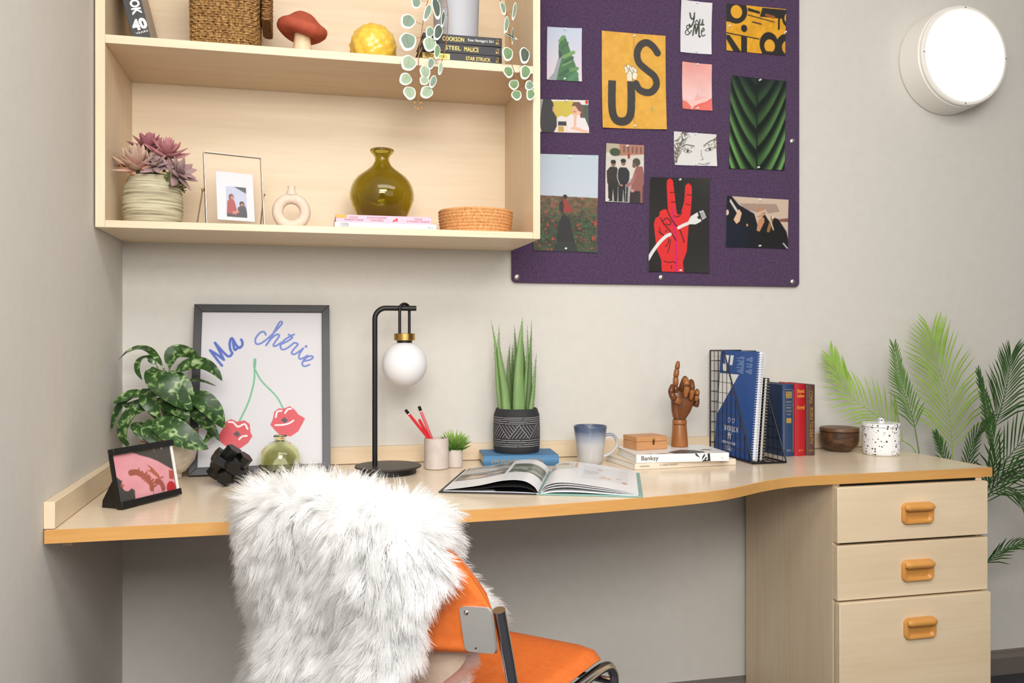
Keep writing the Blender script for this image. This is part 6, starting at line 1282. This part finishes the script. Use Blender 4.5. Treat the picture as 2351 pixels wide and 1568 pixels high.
NU, NV = 40, 110; uu, vv = np.meshgrid(np.linspace(0, 1, NU + 1), np.linspace(0, 1, NV + 1)); uu, vv = uu.ravel(), vv.ravel()
P0 = skin(uu, vv); N0 = skin_frame(uu, vv)[2]
sgn = 1 if N0[(NV // 5) * (NU + 1) + NU // 2][1] < 0 else -1     # outward = away from the chair on the rear panel
N0 = N0 * sgn; fs = [(j * (NU + 1) + i, j * (NU + 1) + i + 1, (j + 1) * (NU + 1) + i + 1, (j + 1) * (NU + 1) + i) for j in range(NV) for i in range(NU)]
M_WOOL = mat('wool_base', (236, 233, 226), .95); M_HIDE = noisy('tanned_hide', (226, 204, 184), (208, 182, 160), (24, 24, 24), .8)
MB().add(P0 + N0 * .0015, fs).build('wool_side', M_WOOL, t, smooth=3); MB().add(P0 - N0 * .0015, [f[::-1] for f in fs]).build('hide_side', M_HIDE, t, smooth=3, label='beige leather underside')
sv = np.linspace(VT + .6 * (VF - VT), VF - .005, 14); su = np.linspace(.86, .62, 14); sp_ = skin(su, sv) - skin_frame(su, sv)[2] * sgn * .0022
MB().tube([tuple(p) for p in sp_], .0008, 5).build('seam', mat('seam_thread', (166, 138, 112), .8), t)
# the fleece: strands gathered into locks
NL, PER, K = 5800, 21, 7
lu = rng.random(NL); lv = rng.random(NL) ** 1.0; lv = np.where(rng.random(NL) < .72, lv * (VT + .03), lv)
edge_l = rng.random(NL) < .22; lv = np.where(edge_l, rng.random(NL), lv); lu = np.where(edge_l, np.where(rng.random(NL) < .5, rng.random(NL) * .03, 1 - rng.random(NL) * .03), lu)
S_u = np.repeat(lu, PER) + rng.normal(0, .016, NL * PER); S_v = np.repeat(lv, PER) + rng.normal(0, .007, NL * PER); S_u = np.clip(S_u, 0, 1); S_v = np.clip(S_v, 0, 1)
def hairdir(u, v):
    du, dv, n = skin_frame(u, v); n = n * sgn; mid = (VR + VT) / 2
    down = np.where((v < mid)[:, None], -dv, dv); k = np.clip(np.abs(v - mid) / .10, .0, 1)[:, None]
    out = du * (np.sign(u - .5) * np.clip((np.abs(u - .5) - .33) / .17, 0, 1) ** 1.2)[:, None]
    return n, down * (.25 + .75 * k), out
ln, ld, lo_ = hairdir(lu, lv)
swirl = np.stack([np.sin(lu * 17 + lv * 31) , np.cos(lu * 13 - lv * 27), np.sin(lu * 23 + 1.3 * lv * 19)], 1) * .28 + rng.normal(0, .20, (NL, 3))
lock_dir = ln * .62 + ld * .85 + lo_ * 1.1 + swirl; lock_dir /= np.linalg.norm(lock_dir, axis=1, keepdims=True)
llen = rng.uniform(.036, .056, NL) * np.where(lv > VT + .02, .85, 1)
root_ = skin(S_u, S_v); nn = np.repeat(ln, PER, 0); dd = np.repeat(lock_dir, PER, 0); LL = np.repeat(llen, PER) * rng.uniform(.75, 1.12, NL * PER)
lroot = np.repeat(skin(lu, lv), PER, 0); off = root_ - lroot
jit = rng.normal(0, .10, (NL * PER, 3)); pts = np.empty((NL * PER, K, 3))
for i in range(K):
    f = i / (K - 1); d = nn * (1 - f) * .9 + dd * (.35 + .75 * f) + jit * .5; d /= np.linalg.norm(d, axis=1, keepdims=True)
    if i == 0: pts[:, 0] = root_
    else: pts[:, i] = pts[:, i - 1] + d * (LL / (K - 1))[:, None] - off * (.80 / (K - 1)) * (f ** .5)
    if i: pts[:, i, 2] -= .0016 * f
curl = np.repeat(rng.uniform(0, 2 * PI, NL), PER)
for i in range(K):
    f = i / (K - 1); pts[:, i] += (np.stack([np.cos(curl + 5 * f), np.sin(curl * 2 + 4 * f), np.sin(curl + 5 * f)], 1)) * .0022 * f
pts[:, :, 2] = np.maximum(pts[:, :, 2], .0)
hc = bpy.data.hair_curves.new('fleece'); hc.add_curves([K] * (NL * PER))
hc.points.foreach_set('position', pts.ravel().astype(np.float32))
rad = np.tile(np.array([.00042, .00042, .00040, .00036, .00030, .00022, .00008], np.float32), NL * PER) ; hc.points.foreach_set('radius', rad)
m = bpy.data.materials.new('fleece_wool'); m.use_nodes = True; nt = m.node_tree; nt.nodes.remove(nt.nodes['Principled BSDF'])
hb = nt.nodes.new('ShaderNodeBsdfHairPrincipled'); hb.parametrization = 'COLOR'; hb.inputs['Color'].default_value = rgba((255, 254.5, 253))
hb.inputs['Roughness'].default_value = .7; hb.inputs['Radial Roughness'].default_value = .95
nt.links.new(hb.outputs[0], nt.nodes['Material Output'].inputs[0])
hc.materials.append(m)
o = link(bpy.data.objects.new('fleece', hc), t); o['kind'] = 'stuff'; o['label'] = 'long white wool'
